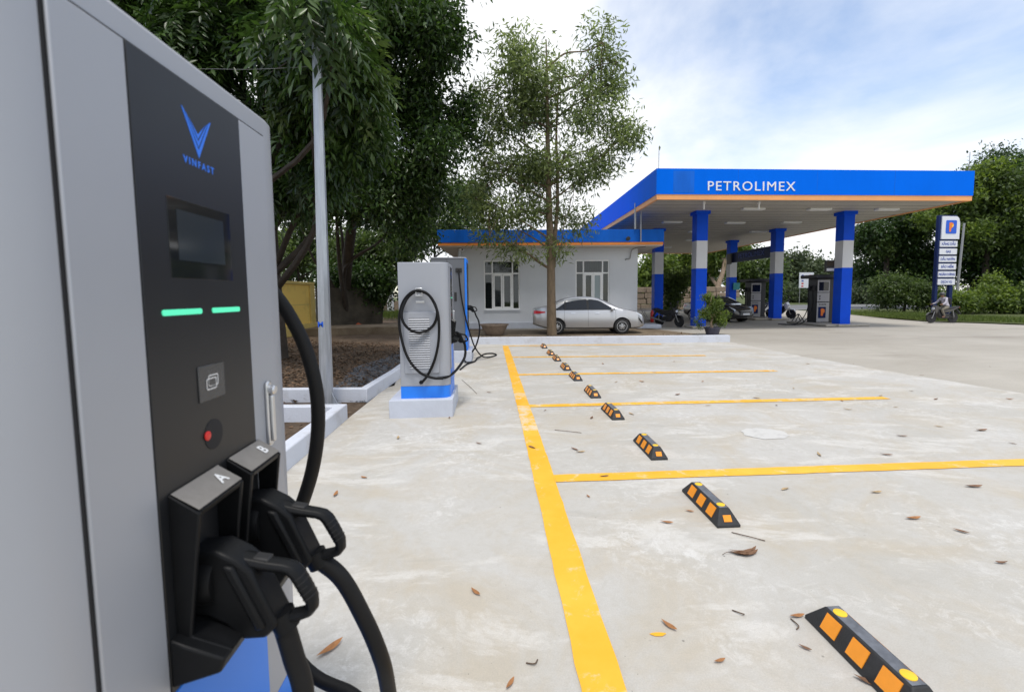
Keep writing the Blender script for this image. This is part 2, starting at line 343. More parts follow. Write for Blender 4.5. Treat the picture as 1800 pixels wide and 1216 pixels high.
L_MID = leaf_mat('mid_green_foliage', (.035, .062, .016), (.125, .180, .045), .45, .34)
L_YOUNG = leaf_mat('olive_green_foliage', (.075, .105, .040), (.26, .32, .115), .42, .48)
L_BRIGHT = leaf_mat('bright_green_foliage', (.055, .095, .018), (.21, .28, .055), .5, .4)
L_FAR = leaf_mat('far_foliage', (.040, .060, .030), (.115, .145, .065), .6, .3)
L_LIT = leaf_mat('leaf_litter', (.055, .036, .022), (.21, .125, .068), .8, .05)
L_GRASS = leaf_mat('grass_blade', (.06, .10, .02), (.17, .22, .05), .6, .3)
def glass_clear():
    m = bpy.data.materials.new('clear_glass'); m.use_nodes = True; t = m.node_tree; o = t.nodes['Material Output']; t.nodes.remove(t.nodes['Principled BSDF'])
    a = t.nodes.new('ShaderNodeBsdfTransparent'); a.inputs[0].default_value = (.62, .68, .68, 1); b = t.nodes.new('ShaderNodeBsdfGlossy'); b.inputs['Roughness'].default_value = .03; f = t.nodes.new('ShaderNodeFresnel'); f.inputs[0].default_value = 1.6
    x = t.nodes.new('ShaderNodeMixShader'); t.links.new(f.outputs[0], x.inputs[0]); t.links.new(a.outputs[0], x.inputs[1]); t.links.new(b.outputs[0], x.inputs[2]); t.links.new(x.outputs[0], o.inputs[0]); return m
M['gclear'] = glass_clear()
# ------------------------------------------------------------------ ground sheets
def sheet(name, poly, z, m, kind='structure', parent=None):
    o = MB().add([(p[0], p[1], z) for p in poly], [tuple(range(len(poly)))]).build(name, m, parent, recalc=False)
    if kind: o['kind'] = kind
    return o
def jitter(poly, step, amp, seed):
    rr = random.Random(seed); o = []
    for i, p in enumerate(poly):
        q = poly[(i + 1) % len(poly)]; d = math.hypot(q[0] - p[0], q[1] - p[1]); n = max(1, int(d / step))
        for k in range(n):
            t = k / n; o.append((p[0] + (q[0] - p[0]) * t + rr.uniform(-amp, amp), p[1] + (q[1] - p[1]) * t + rr.uniform(-amp, amp)))
    return o
def jitter_open(pts, step, amp, seed):
    o = jitter(pts, step, amp, seed); n = sum(max(1, int(math.hypot(b[0] - a[0], b[1] - a[1]) / step)) for a, b in zip(pts, pts[1:]))
    return o[:n] + [pts[-1]]
sheet('ground', [(-350, -60), (350, -60), (350, 500), (-350, 500)], -0.03, M['grass'])
sheet('forecourt', [(-2, -8), (46, -8), (46, 6), (34, 11.5), (26, 15.8), (22.9, 19.6), (22.2, 21.1), (21.0, 22.7), (21.5, 25.5), (23.2, 30.5), (25, 36), (25, 40), (-1.9, 40)], -0.012, M['old'])
park = [(-1.9, -6), (11.0, -6), (9.0, 1.5), (8.0, 4.5), (7.5, 6.4), (7.35, 7.3), (7.16, 8.5), (6.9, 10.45), (6.75, 14.05), (-0.95, 14.15), (-2.25, 14.15), (-2.05, 6.0)]
sheet('parking_lot', park[:2] + jitter_open(park[2:9], .2, .05, 3) + park[9:], 0.0, M['conc'])
sheet('dirt_yard', [(-40, -8), (-1.88, -8), (-1.90, 5.4), (-2.08, 6.4), (-2.3, 14.1), (-1.0, 14.2), (-1.0, 46), (-40, 46)], -0.006, M['soil'])
sheet('planting_bed', [(-1.0, 14.2), (6.8, 14.12), (7.0, 16.6), (6.0, 20.0), (-3.2, 20.0), (-3.2, 14.2)], 0.0, M['bed'])
sheet('road', [(-60, 40), (140, 40), (140, 57), (-60, 57)], -0.004, M['asphalt'])
sheet('gravel_strip', jitter([(-2.06, 6.5), (-2.14, 9.5), (-2.3, 13.6), (-2.9, 13.3), (-3.3, 9.4), (-2.75, 6.6)], .4, .12, 9), 0.0, M['gravel'])
verge = [(21.1, 22.8), (22.3, 21.2), (23.0, 19.7), (26.1, 15.9), (34, 11.7), (46, 6.2), (60, 12), (60, 39.9), (25.1, 39.9), (25.1, 36), (23.3, 30.5), (21.6, 25.5)]
sheet('grass_verge', jitter(verge, 1.0, .12, 4), 0.03, M['grass'])
pc = gnd(1344, 762); rp = random.Random(5)
pt = sheet('cement_patch', [(pc.x + (.235 + rp.uniform(-.02, .02)) * math.cos(a), pc.y + (.20 + rp.uniform(-.02, .02)) * math.sin(a)) for a in [i * math.pi / 14 for i in range(28)]], .004, M['patch'])

# painted lines (row frame)
def stripe(name, a, b, wdt, z, m):
    a = Vector((a[0], a[1], 0)); b = Vector((b[0], b[1], 0)); d = (b - a).normalized(); n = Vector((-d.y, d.x, 0)) * (wdt / 2)
    rr = random.Random(int(a.x * 100 + b.y * 10)); L = (b - a).length; k = max(2, int(L / .12)); l = []; r = []
    for i in range(k + 1):
        p = a + d * (L * i / k); l.append(p + n * (1 + rr.uniform(-.045, .045))); r.append(p - n * (1 + rr.uniform(-.045, .045)))
    o = MB().add([(p.x, p.y, z) for p in l + r], [(i, i + 1, i + 1 + k + 1, i + k + 1) for i in range(k)]).build(name, m, recalc=False); o['kind'] = 'structure'; return o
def rw(u, v): p = row(u, v); return (p.x, p.y)
VL = .425; VLN = .405
stripe('baseline_marking', rw(-1.5, VLN - .01), rw(4.98, VL), .172, .004, M['yline'])
stripe('worn_baseline_marking', rw(4.98, VL), rw(6.12, VL), .172, .004, M['yworn'])
stripe('fresh_baseline_marking', rw(6.12, VL), rw(6.52, VL), .175, .004, M['ynew'])
stripe('worn_baseline_marking', rw(6.52, VL), rw(6.92, VL), .172, .004, M['yworn'])
stripe('baseline_marking', rw(6.92, VL), rw(13.55, VL), .172, .004, M['yline'])
stripe('bay_marking', rw(3.62, VL + .08), rw(3.59, 5.75), .15, .005, M['yline'])
stripe('bay_marking', rw(1.15, VL + .08), rw(1.13, 5.75), .15, .005, M['yline'])
stripe('bay_marking', rw(6.095, VL + .08), rw(6.035, 5.60), .15, .005, M['ythin'])
stripe('bay_marking', rw(8.565, VL + .08), rw(8.41, 5.50), .15, .005, M['ythin'])
stripe('bay_marking', rw(11.04, VL + .08), rw(10.72, 5.20), .15, .005, M['ythin'])
stripe('bay_marking', rw(13.55, VL - .08), rw(13.35, 5.10), .15, .005, M['ythin'])

# ------------------------------------------------------------------ kerbs
def kerb(name, pts, wdt, h, label, side=1):
    """low rendered wall along a polyline; side=+1 puts the width to the left of travel"""
    P = [Vector((p[0], p[1], 0)) for p in pts]; n = len(P); offs = []
    for i in range(n):
        ds = []
        if i > 0: ds.append((P[i] - P[i - 1]).normalized())
        if i < n - 1: ds.append((P[i + 1] - P[i]).normalized())
        ns = [Vector((-d.y, d.x, 0)) for d in ds]; m = sum(ns, Vector()).normalized(); offs.append(m * (wdt / max(.4, m.dot(ns[0])) * side))
    mb = MB(); vs = []
    for p, o in zip(P, offs):
        q = p + o; vs += [(p.x, p.y, -.05), (p.x, p.y, h), (q.x, q.y, h), (q.x, q.y, -.05)]
    fs = [(0, 1, 2, 3), tuple(4 * (n - 1) + k for k in (3, 2, 1, 0))]
    for i in range(n - 1):
        a, b = 4 * i, 4 * (i + 1)
        for k in range(4): fs.append((a + k, b + k, b + (k + 1) % 4, a + (k + 1) % 4))
    o = mb.add(vs, fs).build(name, M['kerb'], bevel=.012); return tag(o, label, 'kerb', 'painted kerbs round the planting beds')
kerb('bed_kerb', [(-1.82, 1.6), (-1.958, 3.86), (-2.044, 5.62), (-3.6, 5.66), (-5.5, 5.70)], .13, .185, 'pale painted kerb corner framing the small bed beside the nearest charger', 1)
kerb('bed_kerb', [(-5.2, 5.95), (-3.38, 6.56), (-2.082, 6.51), (-2.06, 8.2), (-2.25, 14.05)], .12, .19, 'pale painted kerb behind the lamp post running back past the second charger', 1)
kerb('bed_kerb', [(-2.3, 14.06), (-.97, 14.08), (6.75, 13.96)], .16, .215, 'long pale kerb across the far end of the parking bays', 1)

# ------------------------------------------------------------------ low office building
BY = 20.75
b = thing('station_office', 'low grey station office with blue flat-roof fascia and two windows', 'building', (0, BY, 0), R(.6))
XL, XR, DEP, ZT = -2.38, 5.72, 7.5, 3.60
wm = MB()
wins = [(-1.25, .36), (2.89, 4.43)]; WZ0, WZ1 = .86, 3.065
xs = [XL, wins[0][0], wins[0][1], wins[1][0], wins[1][1], XR]
for i in range(5):
    x0, x1 = xs[i], xs[i + 1]
    if i in (1, 3): wm.box(x0, x1, 0, .2, 0, WZ0); wm.box(x0, x1, 0, .2, WZ1, ZT)
    else: wm.box(x0, x1, 0, .2, 0, ZT)
wm.box(XL, XL + .2, .2, DEP, 0, ZT); wm.box(XR - .2, XR, .2, DEP, 0, ZT); wm.box(XL, XR, DEP, DEP + .2, 0, ZT)
wm.build('wall', M['wall'], b)
MB().box(XL - .06, XR + .06, -.10, .0, 0, .28).build('base_course', M['plinth'], b, bevel=.01)
FX0, FX1 = -3.12, 6.58
MB().box(FX0, FX1, -.80, DEP + 1, 3.60, 3.64).build('soffit', M['bsoffit'], b)
MB().box(FX0 - .02, FX1 + .02, -.84, DEP + 1.0, 3.64, 3.76).build('orange_band', M['borange'], b, bevel=.01)
fa = MB().box(FX0 - .04, FX1 + .04, -.86, DEP + 1.02, 3.76, 4.30).build('fascia', M['bblue'], b, bevel=.01)
def window(x0, x1, ajar):
    W = x1 - x0; wroot = MB()
    t = .055
    # outer frame
    wroot.box(x0, x1, .03, .10, WZ0, WZ0 + t); wroot.box(x0, x1, .03, .10, WZ1 - t, WZ1); wroot.box(x0, x0 + t, .03, .10, WZ0 + t, WZ1 - t); wroot.box(x1 - t, x1, .03, .10, WZ0 + t, WZ1 - t)
    wnd = wroot.build('window', M['white_fr'], b, bevel=.005)
    tz = 2.48; m1, m2 = x0 + W * .235, x0 + W * .80
    MB().box(x0 + t, x1 - t, .032, .098, tz - .03, tz + .03).build('transom', M['white_fr'], wnd)
    for mx in (m1, m2):
        MB().box(mx - .03, mx + .03, .034, .096, WZ0 + t, tz - .03).build('mullion', M['white_fr'], wnd); MB().box(mx - .03, mx + .03, .034, .096, tz + .03, WZ1 - t).build('mullion', M['white_fr'], wnd)
    cells = [(x0 + t, m1 - .03, WZ0 + t, tz - .03), (m2 + .03, x1 - t, WZ0 + t, tz - .03), (x0 + t, m1 - .03, tz + .03, WZ1 - t), (m1 + .03, m2 - .03, tz + .03, WZ1 - t), (m2 + .03, x1 - t, tz + .03, WZ1 - t)]
    mid = (m1 + m2) / 2
    for k, (a, c) in enumerate(((m1 + .03, mid), (mid, m2 - .03))):
        s = MB(); st = .075; z0, z1 = WZ0 + t, tz - .03
        s.box(a + .004, c - .004, .02, .07, z0, z0 + st); s.box(a + .004, c - .004, .02, .07, z1 - st, z1); s.box(a + .004, a + st, .02, .07, z0 + st, z1 - st); s.box(c - st, c - .004, .02, .07, z0 + st, z1 - st)
        s.build('sash', M['white_fr'], wnd, bevel=.004)
        fr = ajar and k == 1
        MB().box(a + st, c - st, .04, .046, z0 + st, z1 - st).build('pane', M['frost'] if fr else M['gclear'], wnd)
    for a, c, z0, z1 in cells: MB().box(a, c, .06, .066, z0, z1).build('pane', M['gclear'], wnd)
    nb = 22
    for i in range(nb):   # security slats behind the glass
        z = WZ0 + .09 + (tz - WZ0 - .14) * i / (nb - 1); MB().box(x0 + t, x1 - t, .14, .165, z - .014, z + .014).build('slat', M['slat'], wnd)
    for i in range(14):
        x = x0 + .1 + (W - .2) * i / 13; MB().box(x - .008, x + .008, .14, .16, tz + .02, WZ1 - .03).build('slat', M['slat'], wnd)
    MB().box(x0 - .02, x1 + .02, -.045, .03, WZ0 - .05, WZ0 - .002).build('sill', M['wall'], wnd, bevel=.004)
window(*wins[0], False); window(*wins[1], True)
MB().box(XL + .2, XR - .2, 1.6, 1.65, 0, ZT).build('partition', M['dwall'], b)
MB().box(XL + .2, XR - .2, .2, 1.6, .0, .02).build('floor', M['dwall'], b)
# rain pipes to the canopy, little spotlight, cable
for px_, z0, r_ in ((1116, 4.30, .045), (1126, 3.76, .03)):
    x = atY(px_, 420, 19.9).x; MB().tube([(x, -.90, z0), (x, -.90, 5.4)], r_, 10).build('rain_pipe', M['galv'], b, smooth=40)
MB().tube(spline([(5.15, -.02, 3.05), (5.2, -.06, 3.1), (5.35, -.07, 3.12), (5.42, -.1, 3.48), (5.6, -.3, 3.57), (5.9, -.6, 3.58)], 6), .022, 8).build('conduit', M['steel'], b, smooth=40)
MB().lathe([(.03, 0), (.085, .02), (.09, .12), (.0, .14)], 16, (5.0, -.95, 3.88), Matrix.Rotation(R(90), 3, 'X')).build('spotlight', M['trim'], b, smooth=40)
cm = MB().tube([(-2.28, -.16, 2.2), (-2.28, -.16, 3.5)], .06, 10).build('camera_post', M['galv'], b, smooth=40)
MB().obox((-2.2, -.24, 3.52), (.06, .14, .05), Matrix.Rotation(R(-25), 3, 'Z')).build('security_camera', M['white_fr'], b, bevel=.02)
MB().obox((-2.155, -.37, 3.52), (.035, .012, .035), Matrix.Rotation(R(-25), 3, 'Z')).build('camera_lens', M['trim'], b)
MB().box(XR + .01, XR + .06, .3, 1.2, .3, 2.35).build('side_door', M['white_fr'], b)
# paved step in front of the side door
sp0 = gnd(1145, 577); st = MB().box(sp0.x - .75, sp0.x + .45, sp0.y, sp0.y + 1.1, 0, .16).build('door_step', M['plinth'], bevel=.015); tag(st, 'grey concrete slab step at the right corner of the office', 'step')

# ------------------------------------------------------------------ petrol station canopy
CR = R(2.0); CO = (5.44, 17.30); CL, CD = 12.52, 22.6; ZS, ZO, ZF = 5.02, 5.21, 6.15
cp = thing('fuel_canopy', 'large flat blue petrol station canopy on blue and white square columns', 'canopy', (CO[0], CO[1], 0), CR)
MB().box(.08, CL - .08, .08, CD - .08, ZS + .04, ZS + .09).build('soffit', M['soffit'], cp)
for i in range(32):   # joints of the soffit sheets
    y = .5 + i * .7
    MB().box(.1, CL - .1, y, y + .012, ZS + .034, ZS + .04).build('soffit_joint', M['slat'], cp)
MB().box(.1, CL - .1, .1, CD - .1, ZF - .25, ZF - .2).build('roof', M['steel'], cp)
def ring(nm, z0, z1, off, m):
    t = .08; a, c_, d, e = -off, CL + off, -off, CD + off
    for x0, x1, y0, y1 in ((a, c_, d, d + t), (a, c_, e - t, e), (a, a + t, d + t, e - t), (c_ - t, c_, d + t, e - t)):
        MB().box(x0, x1, y0, y1, z0, z1).build(nm, m, cp)
ring('orange_trim', ZS, ZO, 0, M['porange']); ring('fascia_panel', ZO, ZF, .02, M['pblue'])
for x in (3.1, 6.2, 9.3): MB().box(x, x + .012, -.0225, -.0205, ZO + .01, ZF - .01).build('panel_joint', M['bblue'], cp)
MB().box(.62, 1.42, -.0235, -.0205, ZO + .06, ZF - .08).build('repaired_panel', M['bblue'], cp)
lt = lettering('lettering', 'PETROLIMEX', .485, M['white'], cp, frame((3.62, -.03, 5.50), (1, 0, 0), (0, 0, 1)), stretch=1.10, bold=0, extrude=.012, space=1.15)
for r_ in range(3):
    for k, x in enumerate((2.92, 9.82)):
        wx, wy = [[(8.25, 20.1), (14.85, 20.3)], [(8.1, 25.4), (14.9, 25.6)], [(8.0, 30.7), (14.95, 31.0)]][r_][k]; q = Matrix.Rotation(-CR, 2) @ Vector((wx - CO[0], wy - CO[1])); x, y = q; h = .245
        col = MB().box(x - h, x + h, y - h, y + h, .02, 2.60).build('column', M['colb'], cp, bevel=.01)
        MB().box(x - h + .003, x + h - .003, y - h + .003, y + h - .003, 2.60, 3.79).build('white_band', M['colw'], col)
        MB().box(x - h, x + h, y - h, y + h, 3.79, ZS - .1).build('upper_blue_band', M['colb'], col)
        MB().box(x - h - .07, x + h + .07, y - h - .07, y + h + .07, ZS - .1, ZS + .04).build('capital', M['colb'], col)
        MB().box(x - h - .2, x + h + .2, y - h - .2, y + h + .2, .0, .09).build('footing', M['old'], col, bevel=.02)
for x, y in ((4.3, 1.7), (7.2, 1.7), (10.2, 1.7), (2.2, 5.2), (5.5, 5.4), (8.3, 5.2), (1.9, 8.6), (5.0, 8.6), (8.6, 8.6), (3.5, 12.5), (6.5, 12.5), (2.4, 17), (6.3, 17)):
    lp = MB().box(x, x + .95, y, y + .28, ZS - .04, ZS + .038).build('ceiling_light', M['lampw'], cp, bevel=.01)
for x in (2.05, 4.25):
    MB().lathe([(.05, ZS + .035), (.05, ZS - .05), (.035, ZS - .06), (.028, ZS - .26), (0.012, ZS - .27)], 10, (x, .5, 0)).build('bulb_lamp', M['lampw'], cp, smooth=40)
for x in (.1, CL - .1): MB().tube([(x, .1, ZF - .25), (x, .1, ZF + .75)], .012, 6).build('lightning_rod', M['steel'], cp)
MB().box(9.72, 9.86, 8.3, 13.1, 3.55, 4.2).build('hanging_banner', M['navy'], cp, bevel=.02)
lettering('banner_lettering', 'PETROLIMEX', .42, M['ltext'], cp, frame((9.71, 10.6, 3.88), (0, -1, 0), (0, 0, 1)), stretch=1.2, extrude=.004)
MB().box(9.55, 9.63, 12.7, 13.2, 3.45, 4.15).build('banner_end_plate', M['slat'], cp)
tp = MB().box(9.95, 10.4, 13.0, 13.06, 1.75, 2.22).build('notice_panel', M['poster'], cp)
# ------------------------------------------------------------------ wheel stops
def wheel_stop(u, v, label, k):
    L, W, Hh = .56, .155, .10
    t = thing('wheel_stop', label, 'wheel stop', row(u, v), ROW, 'rubber wheel stops in the parking bays')
    # local: x across (0..W), y along (0..L)
    if k == 0:
        base = [(0, 0), (W, 0), (W, L), (0, L)]; ez = .016; e2 = .082
        top = [(.044, .066), (W - .044, .066), (W - .044, L - .066), (.044, L - .066)]
        vs = [(x, y, 0) for x, y in base] + [(x, y, ez) for x, y in base] + [(x, y, Hh) for x, y in top]
        fs = [(0, 3, 2, 1)] + [(i, (i + 1) % 4, 4 + (i + 1) % 4, 4 + i) for i in range(4)] + [(4 + i, 4 + (i + 1) % 4, 8 + (i + 1) % 4, 8 + i) for i in range(4)] + [(8, 9, 10, 11)]
        MB().add(vs, fs).build('body', M['srub'], t, bevel=.004)
        MB().add([(x, y, Hh + .0015) for x, y in [(.050, .072), (W - .050, .072), (W - .050, L - .072), (.050, L - .072)]], [(0, 1, 2, 3)]).build('top_plate', M['sgrey'], t, recalc=False)
        def side(pt0, du, dv, nrm, name):   # patch on an inclined face
            p = Vector(pt0); q = [p - du - dv, p + du - dv, p + du + dv, p - du + dv]; n = Vector(nrm).normalized() * .0035
            MB().add([x for x in q] + [x + n for x in q], [(4, 5, 6, 7), (0, 1, 5, 4), (1, 2, 6, 5), (2, 3, 7, 6), (3, 0, 4, 7)]).build(name, M['orange'], t)
        sl = Vector((.044, 0, Hh - ez)).normalized(); nl = Vector((-(Hh - ez), 0, .044))
        for y in (.135, .28, .425):
            side((.022, y, (ez + Hh) / 2), Vector((0, .042, 0)), sl * .036, nl, 'reflector')
            side((W - .022, y, (ez + Hh) / 2), Vector((0, .042, 0)), Vector((-sl.x, 0, sl.z)) * .036, Vector((-nl.x, 0, nl.z)), 'reflector')
        se = Vector((0, .066, Hh - ez)).normalized(); ne = Vector((0, -(Hh - ez), .066))
        side((W / 2, .026, ez + (Hh - ez) * .40), Vector((.026, 0, 0)), se * .021, ne, 'reflector')
        side((W / 2, L - .026, ez + (Hh - ez) * .40), Vector((.026, 0, 0)), Vector((0, -se.y, se.z)) * .021, Vector((0, -ne.y, ne.z)), 'reflector')
        for y in (.115, L - .115):
            MB().lathe([(.0265, Hh), (.0265, Hh + .004), (.022, Hh + .006)], 20, (W / 2, y, 0)).build('bolt_cap', M['disc'], t, smooth=30)
    return t
ords = ['wheel stop nearest the camera, cut off by the bottom edge', 'second wheel stop from the camera, just before the first full bay line', 'third wheel stop from the camera, just past the first full bay line', 'fourth wheel stop from the camera', 'fifth wheel stop from the camera, beyond the second bay line', 'sixth wheel stop from the camera', 'seventh wheel stop from the camera, smaller and beyond the third bay line', 'third last wheel stop before the far kerb', 'second last wheel stop before the far kerb', 'last wheel stop in the row, nearest the far kerb']
us = [1.356, 2.735, 3.95, 5.29, 6.46, 7.80, 8.90, 10.20, 11.20, 12.75]
proto = None
for k, (u, l) in enumerate(zip(us, ords)):
    l = 'black and orange ' + l
    t = wheel_stop(u, 1.432, l, k)
    if k == 0: proto = t
    else:
        for ch in proto.children: c = ch.copy(); COL.objects.link(c); c.parent = t
        t.rotation_euler = (0, 0, ROW + R(random.uniform(-1.2, 1.2)))

# ------------------------------------------------------------------ chargers
# local frame: x outwards from the front face (0 = front plane), y along the row, z up
def cab_plan(y0, y1, depth, ch, n=5):
    """plan outline (x,y) with soft chamfered front corners"""
    pts = [(-depth, y0), (-ch, y0)]
    for i in range(1, n): a = R(90 * i / n); pts.append((-ch + ch * math.sin(a), y0 + ch - ch * math.cos(a)))
    pts += [(0, y0 + ch), (0, y1 - ch)]
    for i in range(1, n): a = R(90 * i / n); pts.append((-ch + ch * math.cos(a), y1 - ch + ch * math.sin(a)))
    pts += [(-ch, y1), (-depth, y1)]
    return pts
def connector(name, label, loc, cable_pts, rz=ROW, group=None, flip=1):
    """EV plug: loc = local point on the front plane; x outwards"""
    t = thing(name, label, 'charging plug', loc, rz, group)
    body = [(-.03, .060), (.05, .064), (.083, .045), (.105, .024), (.146, -.075), (.124, -.098), (.086, -.098), (.061, -.070), (.032, -.053), (-.03, -.046)]
    MB().prism(body, -.029, .029, XZ).build('body', M['plastic'], t, bevel=.007, seg=3)
    MB().prism([(.060, .040), (.080, .036), (.128, -.075), (.112, -.080)], -.036, .036, XZ).build('side_ridge', M['plastic'], t, bevel=.005)
    MB().lathe([(.040, -.035), (.047, -.02), (.047, .03), (.043, .045)], 24, (.0, 0, .006), Matrix.Rotation(R(90), 3, 'Y')).build('nose', M['plastic'], t, smooth=40)
    hd = MB().tube([(.070, 0, .036), (.090, 0, .030), (.120, 0, .022), (.150, 0, .016), (.161, 0, .012), (.170, 0, .003), (.182, 0, -.020), (.194, 0, -.046), (.195, 0, -.060), (.188, 0, -.069), (.176, 0, -.073), (.130, 0, -.082)], [.020, .019, .017, .016, .017, .018, .018, .017, .016, .015, .015, .016], 8, ry=.68).build('handle', M['plastic'], t, bevel=.003)
    for i in range(5):
        p = Vector((.1735, 0, -.003)).lerp(Vector((.191, 0, -.039)), i / 4); d = Vector((.012, 0, -.024)).normalized()
        MB().tube([p - d * .0007, p + d * .0007], .01815, 8, ry=.682).build('grip_groove', M['seam'], hd)
    MB().prism([(.10, .040), (.128, .034), (.126, .026), (.098, .032)], -.011, .011, XZ).build('trigger', M['trim'], t, bevel=.003)
    MB().tube([(.138, 0, -.070), (.150, 0, -.100)], [.023, .0215], 16).build('cable_gland', M['plastic'], t, smooth=50)
    MB().tube(spline([(.140, 0, -.08)] + cable_pts, 8), .0178, 14).build('cable', M['rubber'], t, smooth=60)
    return t
def charger(u0, v0, lab):
    """u0 = start of the cabinet along the row, v0 = front plane"""
    t = thing('charging_station', lab, 'charger', row(u0, v0, .01), ROW, 'grey charging cabinets in a row')
    Lc, D, Z0, Z1, ch = .76, .61, .215, 1.905, .10
    cab = MB().prism(cab_plan(0, Lc, D, ch), Z0 + .15, Z1, lambda p, q, z: (p, q, z)).build('cabinet', M['cab'], t, bevel=.008, seg=3)
    MB().prism(cab_plan(-.002, Lc + .002, D, ch), Z0, Z0 + .15, lambda p, q, z: (p, q, z)).build('blue_base_band', M['cblue'], t)
    # front (offsets measured from near end)
    y0, y1 = .115, .637; p0, p1 = .232, .527; zt = 1.857
    MB().box(-.002, .0012, y0 - .005, y1 + .005, .37, zt + .005).build('door_gasket', M['seam'], t)
    d1 = MB().box(.0012, .006, y0, p0 - .001, .56, zt).build('door', M['cab'], t, bevel=.002)
    d2 = MB().box(.0012, .006, p1 + .001, y1, .56, zt).build('door', M['cab'], t, bevel=.002)
    for a, c_ in ((y0, p0 - .001), (p1 + .001, y1)): MB().box(.0012, .006, a, c_, .37, .559).build('blue_door_foot', M['cblue'], t, bevel=.001)
    pn = MB().box(.0012, .007, p0, p1, .86, zt).build('black_panel', M['blk'], t, bevel=.001)
    MB().box(.0012, .008, p0, p1, .37, .859).build('blue_kick_panel', M['cblue'], t, bevel=.002)
    # emblem: three nested chevrons and a word
    yc, zb = .386, 1.737
    def chev(hw, zt_, zb_, wd, lead):
        for s in (-1, 1):
            pts = [(yc + s * hw, zt_), (yc + s * (hw - wd * .55), zt_ - .004), (yc + s * .0, zb_ + lead), (yc, zb_)]
            MB().prism(pts, .007, .0076, lambda p, q, x: (x, p, q)).build('emblem', M['logo'], pn)
    chev(.041, 1.813, zb, .012, .014); chev(.031, 1.806, zb + .019, .008, .010); chev(.022, 1.800, zb + .033, .006, .008)
    lettering('maker_lettering', 'VINFAST', .0165, M['logo'], pn, frame((.0073, yc, 1.7245), (0, 1, 0), (0, 0, 1)), stretch=1.0, bold=.0004, extrude=.0003, space=1.45)
    sc = MB().box(.007, .0078, .294, .471, 1.523, 1.654).build('screen_bezel', M['screen'], pn, bevel=.0005)
    MB().box(.0076, .0082, .315, .447, 1.553, 1.636).build('display', M['screen2'], sc)
    for a, c_ in ((.267, .366), (.397, .489)):
        MB().prism(rrect(c_ - a, .0095, .0035, 3, (a + c_) / 2, 1.467), .006, .0085, lambda p, q, x: (x, p, q)).build('status_light', M['green'], pn)
    rd = MB().box(.007, .009, .343, .421, 1.305, 1.369).build('card_reader', M['reader'], pn, bevel=.001)
    def ringpoly(w_, h_, cy, cz, th, x, nm):
        o_ = rrect(w_, h_, .004, 3, cy, cz); i_ = rrect(w_ - 2 * th, h_ - 2 * th, .003, 3, cy, cz); n = len(o_)
        MB().add([(x, p, q) for p, q in o_] + [(x, p, q) for p, q in i_], [(i, (i + 1) % n, n + (i + 1) % n, n + i) for i in range(n)]).build(nm, M['white'], rd, recalc=False)
    ringpoly(.030, .021, .384, 1.340, .0018, .0096, 'card_icon'); ringpoly(.030, .021, .378, 1.3345, .0018, .0099, 'card_icon')
    MB().box(.0092, .0096, .3655, .3905, 1.3265, 1.3425).build('card_icon_fill', M['reader'], rd)
    # emergency stop in a round recess
    es = MB().lathe([(.0275, .0071), (.0275, .0079), (.0245, .0083)], 28, (0, .379, 1.240), Matrix.Rotation(R(90), 3, 'Y')).build('stop_recess', M['seam'], pn, smooth=30)
    MB().lathe([(.0085, .008), (.0085, .0095), (.007, .0105), (.003, .011)], 20, (0, .3590, 1.2425), Matrix.Rotation(R(90), 3, 'Y')).build('stop_button', M['red'], es, smooth=40)
    # holster pair
    prof = [(.006, 1.18), (.053, 1.148), (.028, .942), (.090, .916), (.082, .893), (.006, .872)]
    for a, c_, L_ in ((.251, .385, 'A'), (.413, .538, 'B')):
        hs = MB()
        for y in (a, c_ - .009): hs.prism(prof, y, y + .009, XZ)
        hs.prism([(.006, 1.18), (.053, 1.150), (.050, 1.139), (.006, 1.168)], a + .009, c_ - .009, XZ)
        h = hs.build('holster', M['plastic'], t, bevel=.0025)
        MB().prism([(.009, 1.1795), (.051, 1.1527), (.0515, 1.1537), (.0095, 1.1805)], a + .004, c_ - .004, XZ).build('label_plate', M['hood'], h, bevel=.0004)
        up = Vector((-.047, 0, .030)).normalized()
        lettering('holster_letter', L_, .032, M['white'], h, frame((.0325, c_ - .035, 1.1675), (0, 1, 0), up), bold=.0006, extrude=.0003)
    MB().prism([(.006, .952), (.028, .941), (.0895, .9155), (.0815, .892), (.006, .871)], p0, p1 + .012, XZ).build('holster_floor', M['plastic'], t, bevel=.004)
    # door handle
    hd = MB().prism(rrect(.022, .150, .010, 4, .585, 1.225), .006, .014, lambda p, q, x: (x, p, q)).build('door_handle', M['chrome'], t, bevel=.003)
    MB().prism(rrect(.013, .110, .006, 4, .585, 1.215), .014, .022, lambda p, q, x: (x, p, q)).build('handle_lever', M['chrome'], hd, bevel=.003)
    MB().lathe([(.011, .014), (.011, .024), (.008, .027)], 16, (0, .585, 1.280), Matrix.Rotation(R(90), 3, 'Y')).build('lock_barrel', M['chrome'], hd, smooth=40)
    # both ends: hook, plate and louvred cover
    for e, s in ((0, -1), (Lc, 1)):
        y = lambda d: e + s * d
        def bx(x0, x1, d0, d1, z0, z1): a, c_ = sorted((y(d0), y(d1))); return MB().box(x0, x1, a, c_, z0, z1)
        hk = MB(); hx = -.345; w_ = .042
        for x0, x1, z0, z1 in ((hx - w_, hx + w_, 1.575, 1.590), (hx - w_, hx + w_, 1.49, 1.505), (hx - w_, hx - w_ + .012, 1.505, 1.575), (hx + w_ - .012, hx + w_, 1.505, 1.575)):
            a, c_ = sorted((y(.075), y(.095))); hk.box(x0, x1, a, c_, z0, z1)
        a, c_ = sorted((y(0), y(.08))); hk.box(hx - .012, hx + .012, a, c_, 1.50, 1.515)
        hk.build('cable_hook', M['chrome'], t, bevel=.003)
